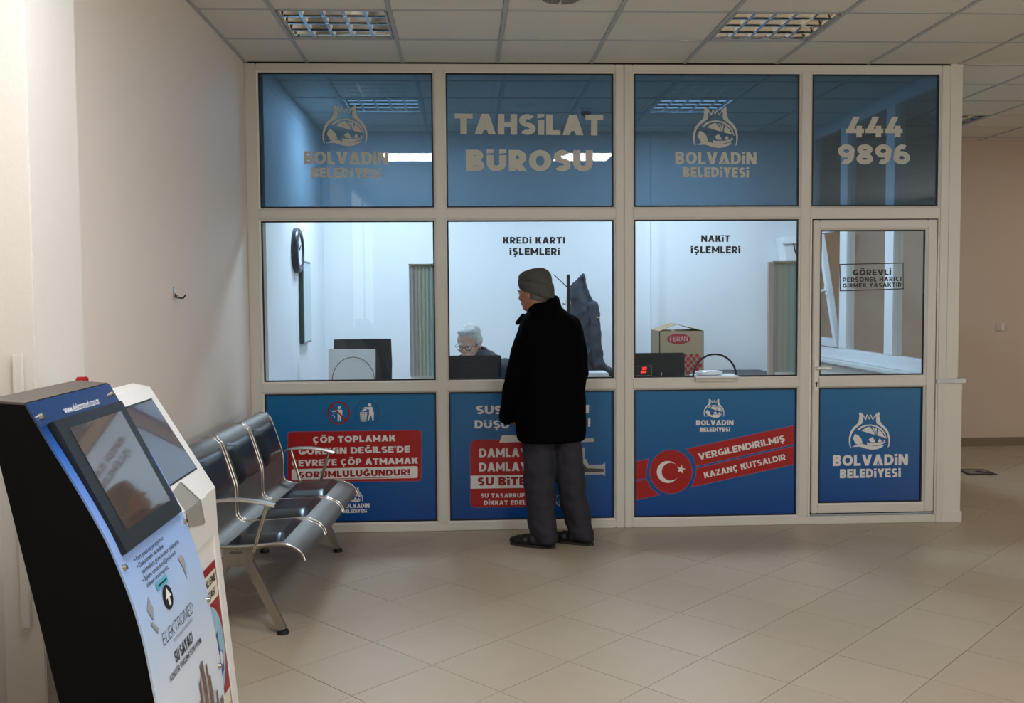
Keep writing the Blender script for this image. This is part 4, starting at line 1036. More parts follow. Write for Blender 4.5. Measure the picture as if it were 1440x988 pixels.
MB().prism([(xb + .0015, ry0, .885), (xb + .0015, ry1, .885), (xb + .003, ry1 - .03, .80), (xb + .003, ry0 + .03, .83)], (.002, 0, 0)).build('receipt_recess_shade', M_KSHADE, k2)
MB().prism([on2(.81, ry0 + .10, .003), (xb + .004, ry1, .885), (xb + .006, ry1 - .03, .805), (xb + .004, ry1 - .07, .885)], (.003, 0, .001)).build('recess_flap', M_KWHITE, k2)
def onp(v, z, off=.0015):
    x = .862 + (.74 - z) / .71 * .068 + off; return Vector((x, K2N + v, z))
def kp(pts, m, nm, off): return flat(nm, [[onp(v, z, off) for v, z in pts]], m, k2, (1, 0, 0))
V0, V1 = .05, .39
kp([(V0, .66), (V1, .66), (V1, .14), (V0, .14)], M_REDT, 'poster', .0015)
kp([(V0 + .05 + 0, .635), (V1 - .012, .635), (V1 - .012, .545), (V0 + .05, .545)], mat('print_cream', '#d9d3bd', rough=.5), 'poster_label', .0022)
kp([(.245 + .135 * math.cos(a_), .39 + .15 * math.sin(a_)) for a_ in [2 * PI * k / 28 for k in range(28)]], mat('print_pale_blue', '#8fb9cd', rough=.4, var=.2), 'poster_disc', .0022)
kp([(.27, .43), (.31, .445), (.315, .385), (.345, .37), (.34, .31), (.30, .30), (.285, .36)], mat('print_device_blue', '#28428f', rough=.4), 'poster_device', .003)
kp([(.275, .425), (.298, .432), (.298, .395), (.278, .39)], mat('print_green', '#4f8a6c', rough=.4), 'poster_display', .0036)
kp([(.322 + .014 * math.cos(a_), .355 + .022 * math.sin(a_)) for a_ in [2 * PI * k / 16 for k in range(16)]], M_WHITE, 'poster_dial', .0036)
kp([(.15, .235), (V1 - .012, .235), (V1 - .012, .15), (.15, .15)], MATS['print_cream'], 'poster_label', .0022)
for s_, v0, v1, z, h_, m_ in (('SU YÜKLEME', .12, .365, .60, .026, M_PBLK), ('NOKTASI', .18, .34, .56, .026, M_PBLK), ('ALAN', .2, .30, .205, .022, M_RED), ('KONTÖR KARTI', .17, .365, .178, .016, M_PBLK), ('YERLERİ', .19, .30, .157, .014, M_PBLK)):
    letters('lettering', s_, onp(v0, z), onp(v1, z), h_, (1, 0, 0), m_, k2, t=.2, off=.0015)
rt = thing('red_tag', 'small red plastic tag peeping over the far top corner of the black kiosk', 'tag', (.59, -3.545, 1.236))
MB().box((.576, -3.56, 1.236), (.604, -3.53, 1.294), .003).build('tag_body', M_RED, rt, smooth=40)
MB().box((.582, -3.5615, 1.272), (.598, -3.56, 1.284)).build('tag_print', M_WHITE, rt)

# ================================================================== people
M_SKIN = mat('skin_weathered', '#9c6a50', rough=.5, var=.12, scale=30, bump=.15, bscale=120)
M_SKIN2 = mat('skin_pale', '#c79d8a', rough=.5, var=.1, scale=30, bump=.12, bscale=120)
M_COAT = mat('black_wool', '#030303', rough=.9, var=.3, scale=25, bump=.5, bscale=300, sheen=.0, spec=.05)
M_TROU = mat('grey_trousers', '#2c2b33', rough=.8, var=.12, scale=8, bump=.25, bscale=160, spec=.25)
M_SHOE = mat('black_shoe', '#0a090a', rough=.5, var=.2)
M_SOLE = mat('shoe_sole', '#2a241f', rough=.7)
M_HAT = mat('grey_wool_knit', '#4b4a44', rough=.9, var=.18, scale=60, bump=.9, bscale=140, spec=.2, stretch=(1, 1, .25))
M_HAIR = mat('white_hair', '#b6b6b4', rough=.7, var=.35, scale=70, bump=.9, bscale=220)
M_HAIRG = mat('grey_hair', '#6a6763', rough=.8, var=.3, scale=70, bump=.6, bscale=200)
M_NAVY = mat('dark_jacket', '#2b3440', rough=.75, var=.2, scale=15, bump=.4, bscale=90)
M_EYE = mat('eye_white', '#d8d2c8', rough=.2); M_IRIS = mat('iris', '#2a1a12', rough=.2)

def head_shapes(q, c, R, k=1.0):
    """adds a head (skull, jaw, brow, nose, ears, lips) to q. local +y is where the face looks"""
    def E(x, y, z, rx, ry, rz, rot=None):
        RR = R @ rot.to_matrix() if rot else R
        q.ell(c + R @ (Vector((x, y, z)) * k), (rx * k, ry * k, rz * k), RR, seg=24)
    E(0, -.012, .035, .076, .096, .085); E(0, .02, -.02, .066, .078, .085)
    E(0, .045, -.075, .046, .045, .045); E(0, .078, -.088, .022, .018, .018)            # jaw, chin
    E(0, .083, .012, .05, .016, .014)                                                    # brow
    E(0, .104, -.025, .013, .018, .014); E(0, .094, -.008, .009, .014, .026, Euler((.25, 0, 0)))   # nose
    for s_ in (-1, 1):
        E(s_ * .04, .07, -.03, .022, .02, .022); E(s_ * .013, .098, -.03, .008, .01, .008)
        E(s_ * .078, -.005, -.015, .009, .02, .032, Euler((.2, 0, 0)))
    E(0, .092, -.06, .024, .010, .005); E(0, .09, -.069, .021, .010, .006)
def face_bits(parent, c, R, k=1.0, brow=M_HAIRG):
    for s_ in (-1, 1):
        p = c + R @ (Vector((s_ * .032, .081, .0)) * k)
        q = MB(); q.ell(p, (.0125 * k,) * 3, R, seg=12); e = q.build('eye', M_EYE, parent, smooth=80)
        p2 = c + R @ (Vector((s_ * .032, .0905, -.001)) * k); MB().ell(p2, (.0055 * k, .0035 * k, .0055 * k), R, seg=10).build('iris', M_IRIS, e, smooth=80)
        p3 = c + R @ (Vector((s_ * .034, .0885, .017)) * k); MB().ell(p3, (.017 * k, .006 * k, .0035 * k), R, seg=10).build('eyebrow', brow, parent, smooth=80)
def hand(q, wrist, fdir, pal, side, k=1.0, curl=.5):
    """palm + four fingers + thumb into q. fdir finger direction, pal palm normal, side +1/-1 thumb side"""
    f = Vector(fdir).normalized(); n = Vector(pal).normalized(); n = (n - f * n.dot(f)).normalized(); s_ = f.cross(n) * side
    W_ = Vector(wrist)
    RR = Matrix((s_, f, n)).transposed()
    q.ell(W_ + f * .048 * k, (.04 * k, .052 * k, .016 * k), RR, seg=18)
    for i, (o_, ln_) in enumerate(((.028, .068), (.01, .078), (-.009, .072), (-.027, .056))):
        b0 = W_ + f * .085 * k + s_ * o_ * k; pts = [b0 - f * .02 * k, b0]; d = f.copy()
        for seg_ in (.42, .32, .26):
            d = (d + n * curl).normalized(); pts.append(pts[-1] + d * ln_ * seg_ * k)
        q.limb(pts, [.0095 * k, .0092 * k, .0086 * k, .008 * k, .0068 * k], seg=10)
    t0 = W_ + f * .025 * k + s_ * .03 * k; d1 = (f * .6 + s_ * .75 + n * .3).normalized(); d2 = (f * .95 + s_ * .2 + n * .35).normalized()
    q.limb([t0 - s_ * .012 * k, t0 + d1 * .032 * k, t0 + d1 * .032 * k + d2 * .03 * k, t0 + d1 * .032 * k + d2 * .052 * k], [.013 * k, .0115 * k, .010 * k, .008 * k], seg=10)
def ring_pts(c, a, b, ang, z, n=28, e=2.0):
    out = []
    for k in range(n):
        t = 2 * PI * k / n; ct, st_ = math.cos(t), math.sin(t)
        x = a * abs(ct) ** (2 / e) * (1 if ct >= 0 else -1); y = b * abs(st_) ** (2 / e) * (1 if st_ >= 0 else -1)
        out.append(Vector((c[0] + x * math.cos(ang) - y * math.sin(ang), c[1] + x * math.sin(ang) + y * math.cos(ang), z)))
    return out

# --- standing man ---------------------------------------------------
MY = -.45
man = thing('person', 'man in grey knit beanie and long black coat standing at the card window', 'person', (2.22, MY, 0))
HC = Vector((2.125, MY + .005, 1.545)); HR = Matrix.Rotation(math.radians(52), 3, 'Z') @ Matrix.Rotation(math.radians(-7), 3, 'X')
q = MB(); head_shapes(q, HC, HR)
q.limb([HC + Vector((.01, -.01, -.06)), Vector((2.175, MY, 1.40))], [.056, .06])
TA_ = math.radians(30)
for z, cx_, a, b in ((1.34, 2.205, .13, .07), (1.25, 2.215, .165, .1), (1.1, 2.22, .15, .1), (.95, 2.22, .15, .1), (.82, 2.22, .15, .11)):
    q.ell((cx_, MY, z), (a, b, .10), Matrix.Rotation(TA_ * .6, 3, 'Z'))
SL, EL, WL = Vector((2.075, MY, 1.325)), Vector((2.0, MY - .045, 1.03)), Vector((1.957, MY + .03, .795))
SR, ER, WR = Vector((2.365, MY + .03, 1.335)), Vector((2.395, MY + .04, 1.05)), Vector((2.31, MY + .25, 1.035))
q.limb([SL, EL, WL], [.042, .038, .028]); q.limb([SR, ER, WR], [.042, .038, .028])
hand(q, WL + Vector((.004, .015, .0)), (.14, .8, -.45), (.5, .6, 0), 1, .95, .45)
hand(q, WR, (-.25, .8, -.1), (-.2, -.1, -1), -1, .95, .4)
q.limb([Vector((2.14, MY, .84)), Vector((2.145, MY - .01, .45)), Vector((2.19, MY - .055, .1))], [.085, .055, .04])
q.limb([Vector((2.31, MY + .01, .84)), Vector((2.345, MY + .01, .45)), Vector((2.41, MY - .0, .1))], [.085, .055, .04])
q.limb([Vector((2.19, MY - .055, .1)), Vector((2.17, MY - .06, .045)), Vector((2.05, MY + .0, .035))], [.04, .035, .025])
q.limb([Vector((2.41, MY, .1)), Vector((2.40, MY, .045)), Vector((2.31, MY + .06, .035))], [.04, .035, .025])
body = q.fuse('body', M_SKIN, man, voxel=.0062, smooth=3)
face_bits(man, HC, HR)
MB().ell(HC + HR @ Vector((0, -.035, -.01)), (.078, .075, .065), HR).build('hair', M_HAIRG, man, smooth=80)
# beanie
def hatring(z, a, b, yo=0, dz=0, n=36, rib=0): 
    out = []
    for k in range(n):
        t = 2 * PI * k / n; x, y = a * math.cos(t), b * math.sin(t); rr = 1 + rib * math.cos(t * 18)
        out.append(HC + HR @ Vector((x * rr, y * rr + yo, z + dz * math.sin(t))))
    return out
q = MB(); q.loft([hatring(.05, .083, .102, -.014, .03), hatring(.075, .088, .107, -.014, .024), hatring(.10, .083, .10, -.018, .014), hatring(.12, .068, .082, -.022, .006), hatring(.132, .044, .054, -.024), hatring(.137, .016, .02, -.026)])
hat = q.build('beanie', M_HAT, man, smooth=80)
q = MB(); q.loft([hatring(-.012, .086, .103, -.016, .044, 72), hatring(-.009, .0905, .108, -.016, .043, 72), hatring(.022, .0935, .112, -.016, .036, 72), hatring(.052, .093, .111, -.016, .03, 72), hatring(.060, .088, .106, -.016, .028, 72)])
q.build('beanie_cuff', M_HAT, hat, smooth=80)
q = MB(); pb = HC + HR @ Vector((-.06, .070, .062)); q.box((-.001, -.008, -.009), (.002, .008, .009), .001, Matrix.Translation(pb) @ (HR @ Matrix.Rotation(math.radians(125), 3, 'Z')).to_4x4()); q.build('badge', M_PBLK, hat)
# coat
q = MB()
CR_ = [(.64, 2.222, .21, .15), (.70, 2.22, .216, .155), (.85, 2.222, .212, .15), (1.0, 2.228, .208, .145), (1.12, 2.228, .203, .14), (1.25, 2.222, .20, .135), (1.33, 2.216, .197, .13), (1.385, 2.21, .168, .118), (1.425, 2.2, .12, .1), (1.46, 2.193, .09, .085)]
q.loft([ring_pts((cx_, MY + .01 * (1 - (z - .65)), 0), a, b, TA_ * .55, z, e=2.5 if z < 1.3 else 2.1) for z, cx_, a, b in CR_])
for s_, P3, r3 in ((0, (SL, EL, WL), (.068, .062, .052)), (1, (SR, ER, WR), (.068, .064, .05))):
    q.limb([P3[0] + Vector((.02 if not s_ else -.02, 0, .0)), P3[0].lerp(P3[1], .5), P3[1], P3[1].lerp(P3[2], .55), P3[2]], [r3[0], r3[0] * .93, r3[1], (r3[1] + r3[2]) / 2, r3[2]], seg=16)
q.limb([WL + Vector((0, 0, .0)), WL + (WL - EL).normalized() * .012], [.052, .05])
coat = q.fuse('coat', M_COAT, man, voxel=.009, smooth=7, disp=.012)
q = MB()
for z0, r0 in ((0, 0),):
    q.loft([[Vector((2.185 + (.082 + g) * math.cos(t), MY - .008 + (.075 + g) * math.sin(t), 1.442 + h_ + .025 * math.sin(t - 2.6) * -1)) for t in [2 * PI * k / 30 for k in range(30)]] for g, h_ in ((.012, -.01), (.02, .0), (.004, .055), (-.008, .06), (-.004, .02), (.0, -.01))], cap=False)
q.build('collar', M_COAT, coat, smooth=70)
# lapel edge showing past the left shoulder
MB().limb([Vector((2.06, MY + .06, 1.395)), Vector((2.025, MY + .085, 1.355))], [.018, .014]).fuse('lapel', M_COAT, coat, voxel=.004, smooth=2)
# trousers
q = MB()
def leg_(P_, R2):
    q.loft([ring_pts((p[0], p[1], 0), r[0], r[1], TA_ * .4, p[2], n=22) for p, r in zip(P_, R2)])
leg_([(2.150, MY, .84), (2.142, MY, .66), (2.142, MY - .005, .5), (2.148, MY - .015, .36), (2.155, MY - .025, .24), (2.162, MY - .045, .12), (2.176, MY - .055, .075), (2.18, MY - .058, .035)], [(.09, .1), (.1, .105), (.098, .103), (.092, .1), (.088, .098), (.086, .095), (.076, .095), (.066, .09)])
leg_([(2.29, MY + .01, .84), (2.303, MY + .01, .66), (2.325, MY + .01, .5), (2.343, MY + .01, .36), (2.362, MY + .01, .24), (2.385, MY + .005, .14), (2.40, MY + .0, .08), (2.405, MY - .005, .042)], [(.09, .1), (.095, .105), (.09, .102), (.085, .1), (.083, .098), (.08, .095), (.073, .09), (.064, .085)])
q.ell((2.22, MY, .8), (.15, .1, .1))
q.fuse('trousers', M_TROU, man, voxel=.008, smooth=5, disp=.03)
for nm_, hx, hy, ang in (('shoe', 2.195, MY - .075, 62), ('shoe', 2.435, MY - .02, 58)):
    f = Vector((-math.sin(math.radians(ang)), math.cos(math.radians(ang)), 0)); Rz = Matrix.Rotation(math.radians(ang), 3, 'Z'); h0 = Vector((hx, hy, 0))
    def sp(x, y, z): return h0 + Rz @ Vector((x, y, z))
    q = MB()
    for y, w_, hh in ((.0, .038, .05), (.05, .04, .055), (.10, .043, .048), (.15, .048, .038), (.19, .045, .031), (.215, .036, .024)):
        q.ell(sp(0, y, .018 + hh * .5), (w_, .045, hh), Rz, seg=18)
    q.ell(sp(0, .015, .06), (.04, .045, .04), Rz)
    sh_ = q.fuse('shoe', M_SHOE, man, voxel=.005, smooth=4)
    q = MB(); pts = [(-.04 * math.cos(t) * (1 + .12 * math.sin(t)), .105 + .15 * math.sin(t) * 1.0, 0) for t in [2 * PI * k / 26 for k in range(26)]]
    q.prism([sp(x, y, .001) for x, y, z in pts], (0, 0, .016)); q.build('sole', M_SOLE, sh_, smooth=50)

# --- clerk behind the glass -----------------------------------------
CY = .92
ck = thing('person', 'white-haired man in glasses and dark jacket seated behind the card window', 'person', (1.78, CY, 0))
KC = Vector((1.738, CY, 1.178)); KR = Matrix.Rotation(math.radians(155), 3, 'Z') @ Matrix.Rotation(math.radians(-18), 3, 'X')
q = MB(); head_shapes(q, KC, KR, 1.02)
q.limb([KC + Vector((0, .03, -.06)), Vector((1.78, CY + .07, 1.02))], [.055, .062])
for z, a, b in ((.98, .17, .1), (.85, .17, .11), (.7, .16, .12), (.56, .17, .14)): q.ell((1.8, CY + .1, z), (a, b, .1))
A1, A2, A3 = Vector((1.62, CY + .08, .98)), Vector((1.55, CY - .02, .78)), Vector((1.64, CY - .24, .79))
B1, B2, B3 = Vector((1.98, CY + .08, .98)), Vector((2.03, CY - .02, .78)), Vector((1.92, CY - .24, .79))
q.limb([A1, A2, A3], [.05, .04, .028]); q.limb([B1, B2, B3], [.05, .04, .028])
hand(q, A3, (.2, -.9, 0), (0, 0, -1), -1, .95, .25); hand(q, B3, (-.2, -.9, 0), (0, 0, -1), 1, .95, .25)
for x in (1.71, 1.88): q.limb([Vector((x, CY + .1, .53)), Vector((x, CY - .3, .5)), Vector((x, CY - .28, .1)), Vector((x, CY - .42, .04))], [.08, .06, .045, .03])
q.fuse('body', M_SKIN2, ck, voxel=.0062, smooth=3)
face_bits(ck, KC, KR, 1.02, M_HAIR)
q = MB(); q.ell(KC + KR @ Vector((0, -.022, .052)), (.085, .098, .082), KR, seg=28); q.ell(KC + KR @ Vector((0, -.06, .0)), (.08, .065, .08), KR); q.ell(KC + KR @ Vector((.02, .035, .098)), (.05, .045, .025), KR); q.ell(KC + KR @ Vector((-.03, .03, .098)), (.04, .045, .025), KR)
for s_ in (-1, 1): q.ell(KC + KR @ Vector((s_ * .076, .012, .02)), (.01, .022, .045), KR)
q.fuse('hair', M_HAIR, ck, voxel=.005, smooth=2, disp=.012)
q = MB()
def G(x, y, z): return KC + KR @ (Vector((x, y, z)) * 1.02)
for s_ in (-1, 1):
    q.tube([G(s_ * (.034 + .024 * math.cos(t) * (1 if abs(math.cos(t)) < .9 else .98)), .107 - .006 * abs(math.cos(t)), -.004 + .017 * math.sin(t)) for t in [2 * PI * k / 20 for k in range(20)]], .0018, closed=True, seg=6)
    q.tube([G(s_ * .058, .102, .002), G(s_ * .078, .08, .004), G(s_ * .084, -.005, .0)], .002, seg=6)
q.tube([G(-.011, .109, .002), G(0, .113, .005), G(.011, .109, .002)], .0018, seg=6)
q.build('eyeglasses', M_PBLK, ck, smooth=60)
q = MB(); q.loft([ring_pts((1.8, CY + .09, 0), a, b, 0, z, e=2.3) for z, a, b in ((.5, .2, .15), (.7, .2, .15), (.85, .21, .145), (.95, .225, .14), (1.0, .225, .135), (1.05, .18, .12), (1.09, .125, .1), (1.115, .09, .085))])
q.limb([A1, A1.lerp(A2, .5), A2, A3 + Vector((0, .04, 0))], [.075, .07, .06, .045]); q.limb([B1 + Vector((.02, 0, 0)), B1.lerp(B2, .5), B2, B3 + Vector((0, .04, 0))], [.078, .072, .06, .045])
jk = q.fuse('jacket', M_NAVY, ck, voxel=.009, smooth=6, disp=.02)
q = MB(); q.loft([[Vector((1.785 + r * math.cos(t), CY + .07 + r * .9 * math.sin(t), z + .02 * math.sin(t))) for t in [2 * PI * k / 24 for k in range(24)]] for r, z in ((.095, 1.085), (.1, 1.1), (.084, 1.13), (.072, 1.125), (.08, 1.085))], cap=False); q.build('collar', M_NAVY, jk, smooth=60)
q = MB()
for x in (1.71, 1.88): q.limb([Vector((x, CY + .1, .53)), Vector((x, CY - .3, .51)), Vector((x, CY - .28, .13))], [.1, .078, .062])
q.fuse('trousers', M_TROU, ck, voxel=.01, smooth=4)
for x in (1.71, 1.88): MB().ell((x, CY - .36, .045), (.045, .13, .042)).build('shoe', M_SHOE, ck, smooth=80)

# ================================================================== office furniture and things
M_DESK = mat('desk_laminate', '#b9bdc0', rough=.4); M_DESKD = mat('desk_edge_dark', '#131a26', rough=.4)
dk = thing('service_desk', 'long pale service desk running just behind the glazed wall', 'desk', (2.2, .4, 0))
MB().box((.46, .07, .725), (3.95, .70, .755), .003).build('desk_top', M_DESK, dk, smooth=40)
for x in (.47, 1.5, 2.7, 3.92): MB().box((x, .09, 0), (x + .022, .68, .725), .002).build('desk_support', M_DESK, dk, smooth=40)
bd = thing('back_counter', 'dark-edged low counter along the rear office wall', 'counter', (3.7, 2.35, 0))
MB().box((3.05, 1.88, .79), (4.42, 2.66, .825), .003).build('counter_top', M_DESKD, bd, smooth=40)
for x in (3.08, 4.38): MB().box((x, 1.92, 0), (x + .022, 2.64, .79), .002).build('counter_support', M_DESK, bd, smooth=40)
# office chairs
def office_chair(lab, x, y, rz, w_, ztop):
    t = thing('office_chair', lab, 'chair', (x, y, 0), rz)
    MB().box((-.24, -.22, .43), (.24, .24, .5), .03).build('seat', M_PAD, t, world=False, smooth=50)
    q = MB(); R_ = []
    for k in range(8):
        z = .55 + (ztop - .55) * k / 7; hw = w_ / 2 * (1 - .06 * abs(k - 5) / 5); y_ = .24 + .05 * math.sin(k / 7 * PI) * -1 + .03 * k / 7
        R_.append([Vector((hw * sx, y_ + .03 * sx * sx * -1 + d_, z)) for sx, d_ in ((-1, 0), (-.5, 0), (0, 0), (.5, 0), (1, 0), (1, .045), (.5, .055), (0, .06), (-.5, .055), (-1, .045))])
    q.loft(R_); q.build('backrest', M_PAD, t, world=False, smooth=50)
    MB().box((-.03, .22, .45), (.03, .3, .62), .005).build('back_bracket', M_BLACK, t, world=False, smooth=40)
    MB().cyl((0, 0, .1), (0, 0, .43), .03).build('gas_lift', M_CHROME, t, world=False, smooth=50)
    for k in range(5):
        a = 2 * PI * k / 5 + .3; e = Vector((.29 * math.cos(a), .29 * math.sin(a), .07))
        lg = MB().cyl((0, 0, .1), e, .022, .014).build('base_arm', M_BLACK, t, world=False, smooth=50)
        MB().cyl(e + Vector((-.012, 0, -.042)), e + Vector((.012, 0, -.042)), .027, seg=18).build('caster', M_RUB, lg, world=False, smooth=50)
    for s_ in (-1, 1):
        MB().tube([(s_ * .25, -.1, .47), (s_ * .29, -.1, .6), (s_ * .29, -.08, .68), (s_ * .29, .14, .69)], .014).build('arm', M_BLACK, t, world=False, smooth=60)
    return t
office_chair('empty black office chair behind the leftmost window', .945, .95, math.radians(4), .44, 1.2)
office_chair('black office chair under the seated clerk', 1.8, CY + .12, 0, .42, .92)
# monitors seen from behind
def monitor(lab, x0, x1, y, zt, zb, sticker=None):
    t = thing('computer_monitor', lab, 'monitor', ((x0 + x1) / 2, y, .755))
    MB().box((x0, y, zb), (x1, y + .022, zt), .006).build('housing', M_MON, t, smooth=40)
    MB().box((x0 + .09, y - .022, zb + .06), (x1 - .09, y, zt - .06), .01).build('back_bulge', M_MON, t, smooth=40)
    MB().box((x0 + .012, y + .0215, zb + .012), (x1 - .012, y + .0235, zt - .012)).build('screen', mat('screen_lit', '#cfdbe6', emis=.6), t)
    MB().box(((x0 + x1) / 2 - .025, y - .02, .765), ((x0 + x1) / 2 + .025, y + .005, zb + .12), .004).build('stand_neck', M_MON, t, smooth=40)
    MB().box(((x0 + x1) / 2 - .12, y - .09, .755), ((x0 + x1) / 2 + .12, y + .11, .767), .005).build('stand_foot', M_MON, t, smooth=40)
    return t
m1 = monitor('dark monitor back hiding the clerk below his glasses', 1.50, 1.953, .40, 1.113, .80)
st_ = MB().box((1.61, .3985, 1.01), (1.66, .4, 1.018)).box((1.6, .3985, .993), (1.70, .4, 1.0)).build('sticker', M_TAPE, m1)
m2 = monitor('dark monitor back in front of the cardboard box', 2.76, 3.225, .40, 1.118, .80)
MB().box((3.055, .375, .965), (3.06, .4, .985)).build('power_light', M_WHITE, m2)
dsp = thing('customer_display', 'small black customer display with red digits in the cash window', 'display', (2.86, .05, .985))
MB().box((2.80, .03, .99), (2.923, .06, 1.055), .003).build('case', M_BLACK, dsp, smooth=40)
MB().box((2.80, .03, .982), (2.925, .065, .99), .002).build('display_foot', M_TAPE, dsp, smooth=40)
MB().box((2.8, .028, .99), (2.924, .0305, .993)).box((2.9215, .028, .99), (2.9245, .0305, 1.056)).box((2.8, .028, 1.0535), (2.924, .0305, 1.056)).build('case_edge', M_TAPE, dsp)
M_LED = mat('red_digits', '#ff2a20', emis=3.2, var=0)
letters('digits', '22', (2.862, .0285, 1.03), (2.892, .0285, 1.032), .017, (0, -1, 0), M_LED, dsp, t=.26, off=.001)
letters('digits', '6108'.replace('1', 'I').replace('0', 'O'), (2.853, .0285, 1.009), (2.889, .0285, 1.01), .014, (0, -1, 0), M_LED, dsp, t=.26, off=.001)
# cardboard box
M_CARD = mat('cardboard', '#a08a6c', rough=.8, var=.1, scale=14, bump=.2, bscale=120); M_CARDR = mat('box_red', '#9a2b2e', rough=.7)
bx = thing('cardboard_box', 'cardboard box with red dots and flaps ajar behind the cash window', 'box', (3.54, 2.1, .825))
BA, BB, BY0, BY1, BZ0, BZ1 = 3.355, 3.735, 1.98, 2.36, .825, 1.21
q = MB(); t_ = .006
q.box((BA, BY0, BZ0), (BB, BY0 + t_, BZ1)); q.box((BA, BY1 - t_, BZ0), (BB, BY1, BZ1)); q.box((BA, BY0, BZ0), (BA + t_, BY1, BZ1)); q.box((BB - t_, BY0, BZ0), (BB, BY1, BZ1)); q.box((BA, BY0, BZ0), (BB, BY1, BZ0 + t_))
q.build('box_body', M_CARD, bx)
def flap(p, m=M_CARD): MB().prism(p, (0, 0, .004)).build('flap', m, bx)
flap([(BA, BY0, BZ1), (BA, BY1, BZ1), (BA + .17, BY1 - .02, BZ1 + .06), (BA + .15, BY0 + .02, BZ1 + .055)])
flap([(BB, BY0, BZ1), (BB, BY1, BZ1), (BB - .18, BY1 - .02, BZ1 + .055), (BB - .20, BY0 + .05, BZ1 + .05)])
flap([(BA, BY1, BZ1), (BB, BY1, BZ1), (BB - .03, BY1 - .14, BZ1 - .03), (BA + .03, BY1 - .14, BZ1 - .03)])
flat('box_logo', [[Vector((3.52 + .10 * math.cos(a), BY0 - .001, 1.145 + .043 * math.sin(a))) for a in [2 * PI * k / 32 for k in range(32)]]], M_CARDR, bx, NY)
letters('lettering', 'FIBRAN', (3.445, BY0 - .001, 1.125), (3.595, BY0 - .001, 1.128), .04, NY, mat('box_pink', '#d9a79f', rough=.7), bx, t=.13, gap=.12, off=.0015)
for r_ in range(6):
    for c_ in range(8):
        x = BA + .22 + c_ * .0505 + (.025 if r_ % 2 else 0) - .2; z = 1.0 - r_ * .028
        if BA + .02 < x < BB - .015 and z > BZ0 + .01: flat('red_dot', [[Vector((x + .0165 * math.cos(a), BY0 - .001, z + .0165 * math.sin(a))) for a in [2 * PI * k / 16 for k in range(16)]]], M_CARDR, bx, NY)
# clock and mirror on the office's left wall
ckx = XOL
cl = thing('wall_clock', 'round wall clock with thick dark rim, seen edge-on', 'clock', (ckx, 1.13, 1.87))
q = MB(); n = 40
q.loft([[Vector((ckx + dx, 1.13 + r * math.cos(t), 1.87 + r * math.sin(t))) for t in [2 * PI * k / n for k in range(n)]] for r, dx in ((.165, 0), (.17, .02), (.16, .042), (.14, .05), (.122, .042), (.118, .03))]); q.build('clock_rim', mat('clock_navy', '#141a2b', rough=.38, coat=.15), cl, smooth=60)
MB().cyl((ckx + .028, 1.13, 1.87), (ckx + .033, 1.13, 1.87), .12, seg=40).build('clock_face', M_WHT, cl, smooth=40)
for a, l_ in ((.6, .07), (2.4, .095)): MB().tube([(ckx + .036, 1.13, 1.87), (ckx + .036, 1.13 + l_ * math.cos(a), 1.87 + l_ * math.sin(a))], .003, seg=6).build('clock_hand', M_PBLK, cl)
mr = thing('wall_mirror', 'tall narrow mirror with thin dark rim beneath the clock', 'mirror', (ckx, 1.47, 1.5))
MB().box((ckx + .004, 1.27, 1.165), (ckx + .034, 1.66, 1.80), .002).build('mirror_backing', mat('glass_edge_green', '#17352c', rough=.25), mr, smooth=40)
MB().box((ckx + .034, 1.292, 1.18), (ckx + .0365, 1.638, 1.783)).build('mirror_glass', mat('mirror', '#c4dcdc', rough=.03, metal=1, var=0), mr)
# pleated blinds gathered at the right of two windows
def blind(lab, x0, x1, z0, z1, grp, strip=False):
    t = thing('gathered_blind', lab, 'blind', ((x0 + x1) / 2, .1, z0), group=grp)
    cols_ = ['#ccc0b8', '#b3a49b', '#cfc6ae', '#bcbf9c', '#c9d0b2', '#a9c0b4', '#bfd6d2', '#a2bdc0', '#b0d0d4']
    n = len(cols_); w = (x1 - x0) / n
    for k, c in enumerate(cols_):
        m = mat('blind_cloth_' + c[1:], c, rough=.8, var=.08, scale=300, bump=.0)
        if not m.get('tl'): translucent(m, .62); m['tl'] = 1
        a = x0 + w * k
        q = MB(); q.prism([(a, .072, z0 + .015), (a + w * .5, .042, z0 + .015), (a + w, .072, z0 + .015), (a + w, .076, z0 + .015), (a + w * .5, .046, z0 + .015), (a, .076, z0 + .015)], (0, 0, z1 - z0 - .025)); q.build('pleat', m, t)
    MB().box((x0, .0305, z1 - .012), (x1, .082, z1), .002).build('head_rail', mat('rail_olive', '#98977f', rough=.5), t, smooth=40)
    MB().box((x0 + .01, .0305, z0), (x1, .082, z0 + .018), .002).build('bottom_rail', M_WHT, t, smooth=40)
    if strip: MB().box((x0 - .03, .04, z0), (x0, .08, z1 - .005), .002).build('end_strip', mat('strip_pink', '#b9aba3', rough=.6), t, smooth=40)
    return t
blind('striped pleated blind at the right edge of the leftmost window', 1.345, 1.56, .985, 1.73, 'gathered striped blinds')
blind('striped pleated blind at the right edge of the cash window', 3.735, 3.92, .985, 1.735, 'gathered striped blinds', True)
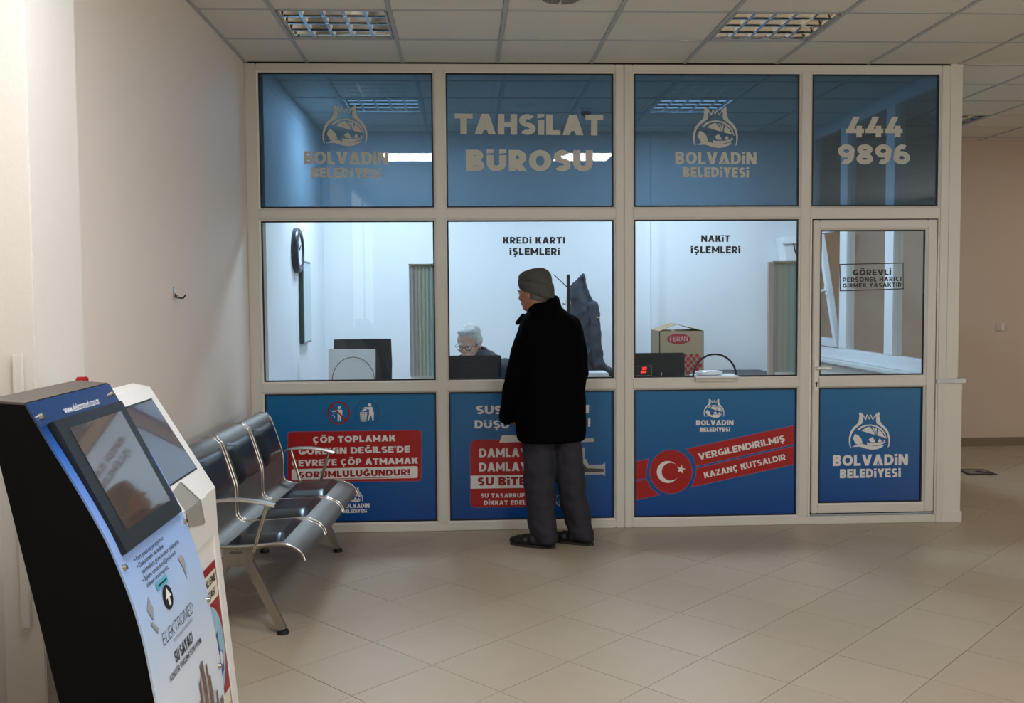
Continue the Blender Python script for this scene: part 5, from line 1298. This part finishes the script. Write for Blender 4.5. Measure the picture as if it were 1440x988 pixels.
# coat on a stand
cs = thing('coat_stand', 'thin black coat stand pole rising behind the standing man', 'coat stand', (2.60, 2.15, 0))
MB().box((2.585, 2.14, .02), (2.612, 2.165, 1.70), .003).build('pole', M_BLACK, cs, smooth=40)
for k in range(4):
    a = k * PI / 2 + .5; MB().cyl((2.6, 2.15, .04), (2.6 + .25 * math.cos(a), 2.15 + .25 * math.sin(a), .012), .012).build('foot', M_BLACK, cs, smooth=50)
for s_, e in ((-1, (2.47, 2.13, 1.70)), (1, (2.73, 2.16, 1.71)), (1, (2.545, 2.12, 1.45))):
    MB().tube([(2.6, 2.15, 1.58 if e[2] > 1.6 else 1.44), e], .0045, seg=6).build('hook_arm', M_BLACK, cs)
lb = thing('paper_strip', 'narrow white strip fixed to the coat stand pole', 'paper', (2.59, 2.13, 1.5))
MB().box((2.565, 2.13, 1.44), (2.585, 2.136, 1.58)).build('strip', M_WHT, lb)
M_JKT = mat('hung_jacket', '#28323e', rough=.8, var=.2, scale=10, bump=.5, bscale=60)
jc = thing('hanging_jacket', 'dark grey-blue jacket hanging on the stand right of the man', 'jacket', (2.74, 2.12, .84))
q = MB()
def jring(z, xl, xr, yt=.06): 
    cx_, a = (xl + xr) / 2, (xr - xl) / 2
    return [Vector((cx_ + a * math.cos(t), 2.12 + yt * math.sin(t) + .018 * math.sin(5 * t + z * 9), z)) for t in [2 * PI * k / 32 for k in range(32)]]
q.loft([jring(.83, 2.60, 3.02, .07), jring(.87, 2.60, 3.0, .08), jring(.92, 2.6, 2.93, .09), jring(.97, 2.6, 2.895, .09), jring(1.1, 2.6, 2.875, .085), jring(1.3, 2.605, 2.865, .08), jring(1.38, 2.61, 2.855, .07), jring(1.45, 2.61, 2.82, .06), jring(1.55, 2.61, 2.775, .05), jring(1.62, 2.625, 2.755, .04), jring(1.67, 2.68, 2.745, .03), jring(1.70, 2.715, 2.735, .015)])
jb = q.fuse('jacket_body', M_JKT, jc, voxel=.01, smooth=3, disp=.035)
MB().limb([Vector((2.80, 2.06, 1.42)), Vector((2.82, 2.03, 1.15)), Vector((2.84, 2.02, .92))], [.05, .045, .038]).fuse('sleeve', M_JKT, jc, voxel=.009, smooth=3, disp=.02)
MB().box((2.822, 2.0, 1.325), (2.85, 2.035, 1.335)).build('zip_pull', M_CHROME, jb)
nb = thing('stack_of_papers', 'white papers lying at the right end of the card window sill', 'paper', (2.62, .25, .97))
MB().box((2.52, .12, .755), (2.655, .34, 1.005), .004).build('paper_stack', M_WHT, nb, smooth=40)
nb['label'] = 'short stack of white papers at the lower right of the card window'
# small wall unit with cable near the right blind
wu = thing('wall_unit', 'white wall unit with a dark cable above the right blind', 'wall unit', (4.62, 2.6, 1.9))
MB().prism([(4.56, 2.47, 2.03), (4.80, 2.47, 2.05), (4.80, 2.47, 1.80), (4.60, 2.47, 1.80)], (0, .2, 0), bev=.008).build('unit_case', M_WHT, wu, smooth=40)
MB().prism([(4.55, 2.45, 2.0), (4.80, 2.45, 2.02), (4.80, 2.45, 1.975), (4.56, 2.45, 1.965)], (0, .02, 0), bev=.003).build('unit_lid', M_WHT, wu, smooth=40)
MB().tube([(4.66, 2.45, 1.97), (4.665, 2.44, 1.92), (4.69, 2.44, 1.85), (4.70, 2.45, 1.8), (4.70, 2.6, 1.2)], .006).build('cable', M_PBLK, wu, smooth=60)
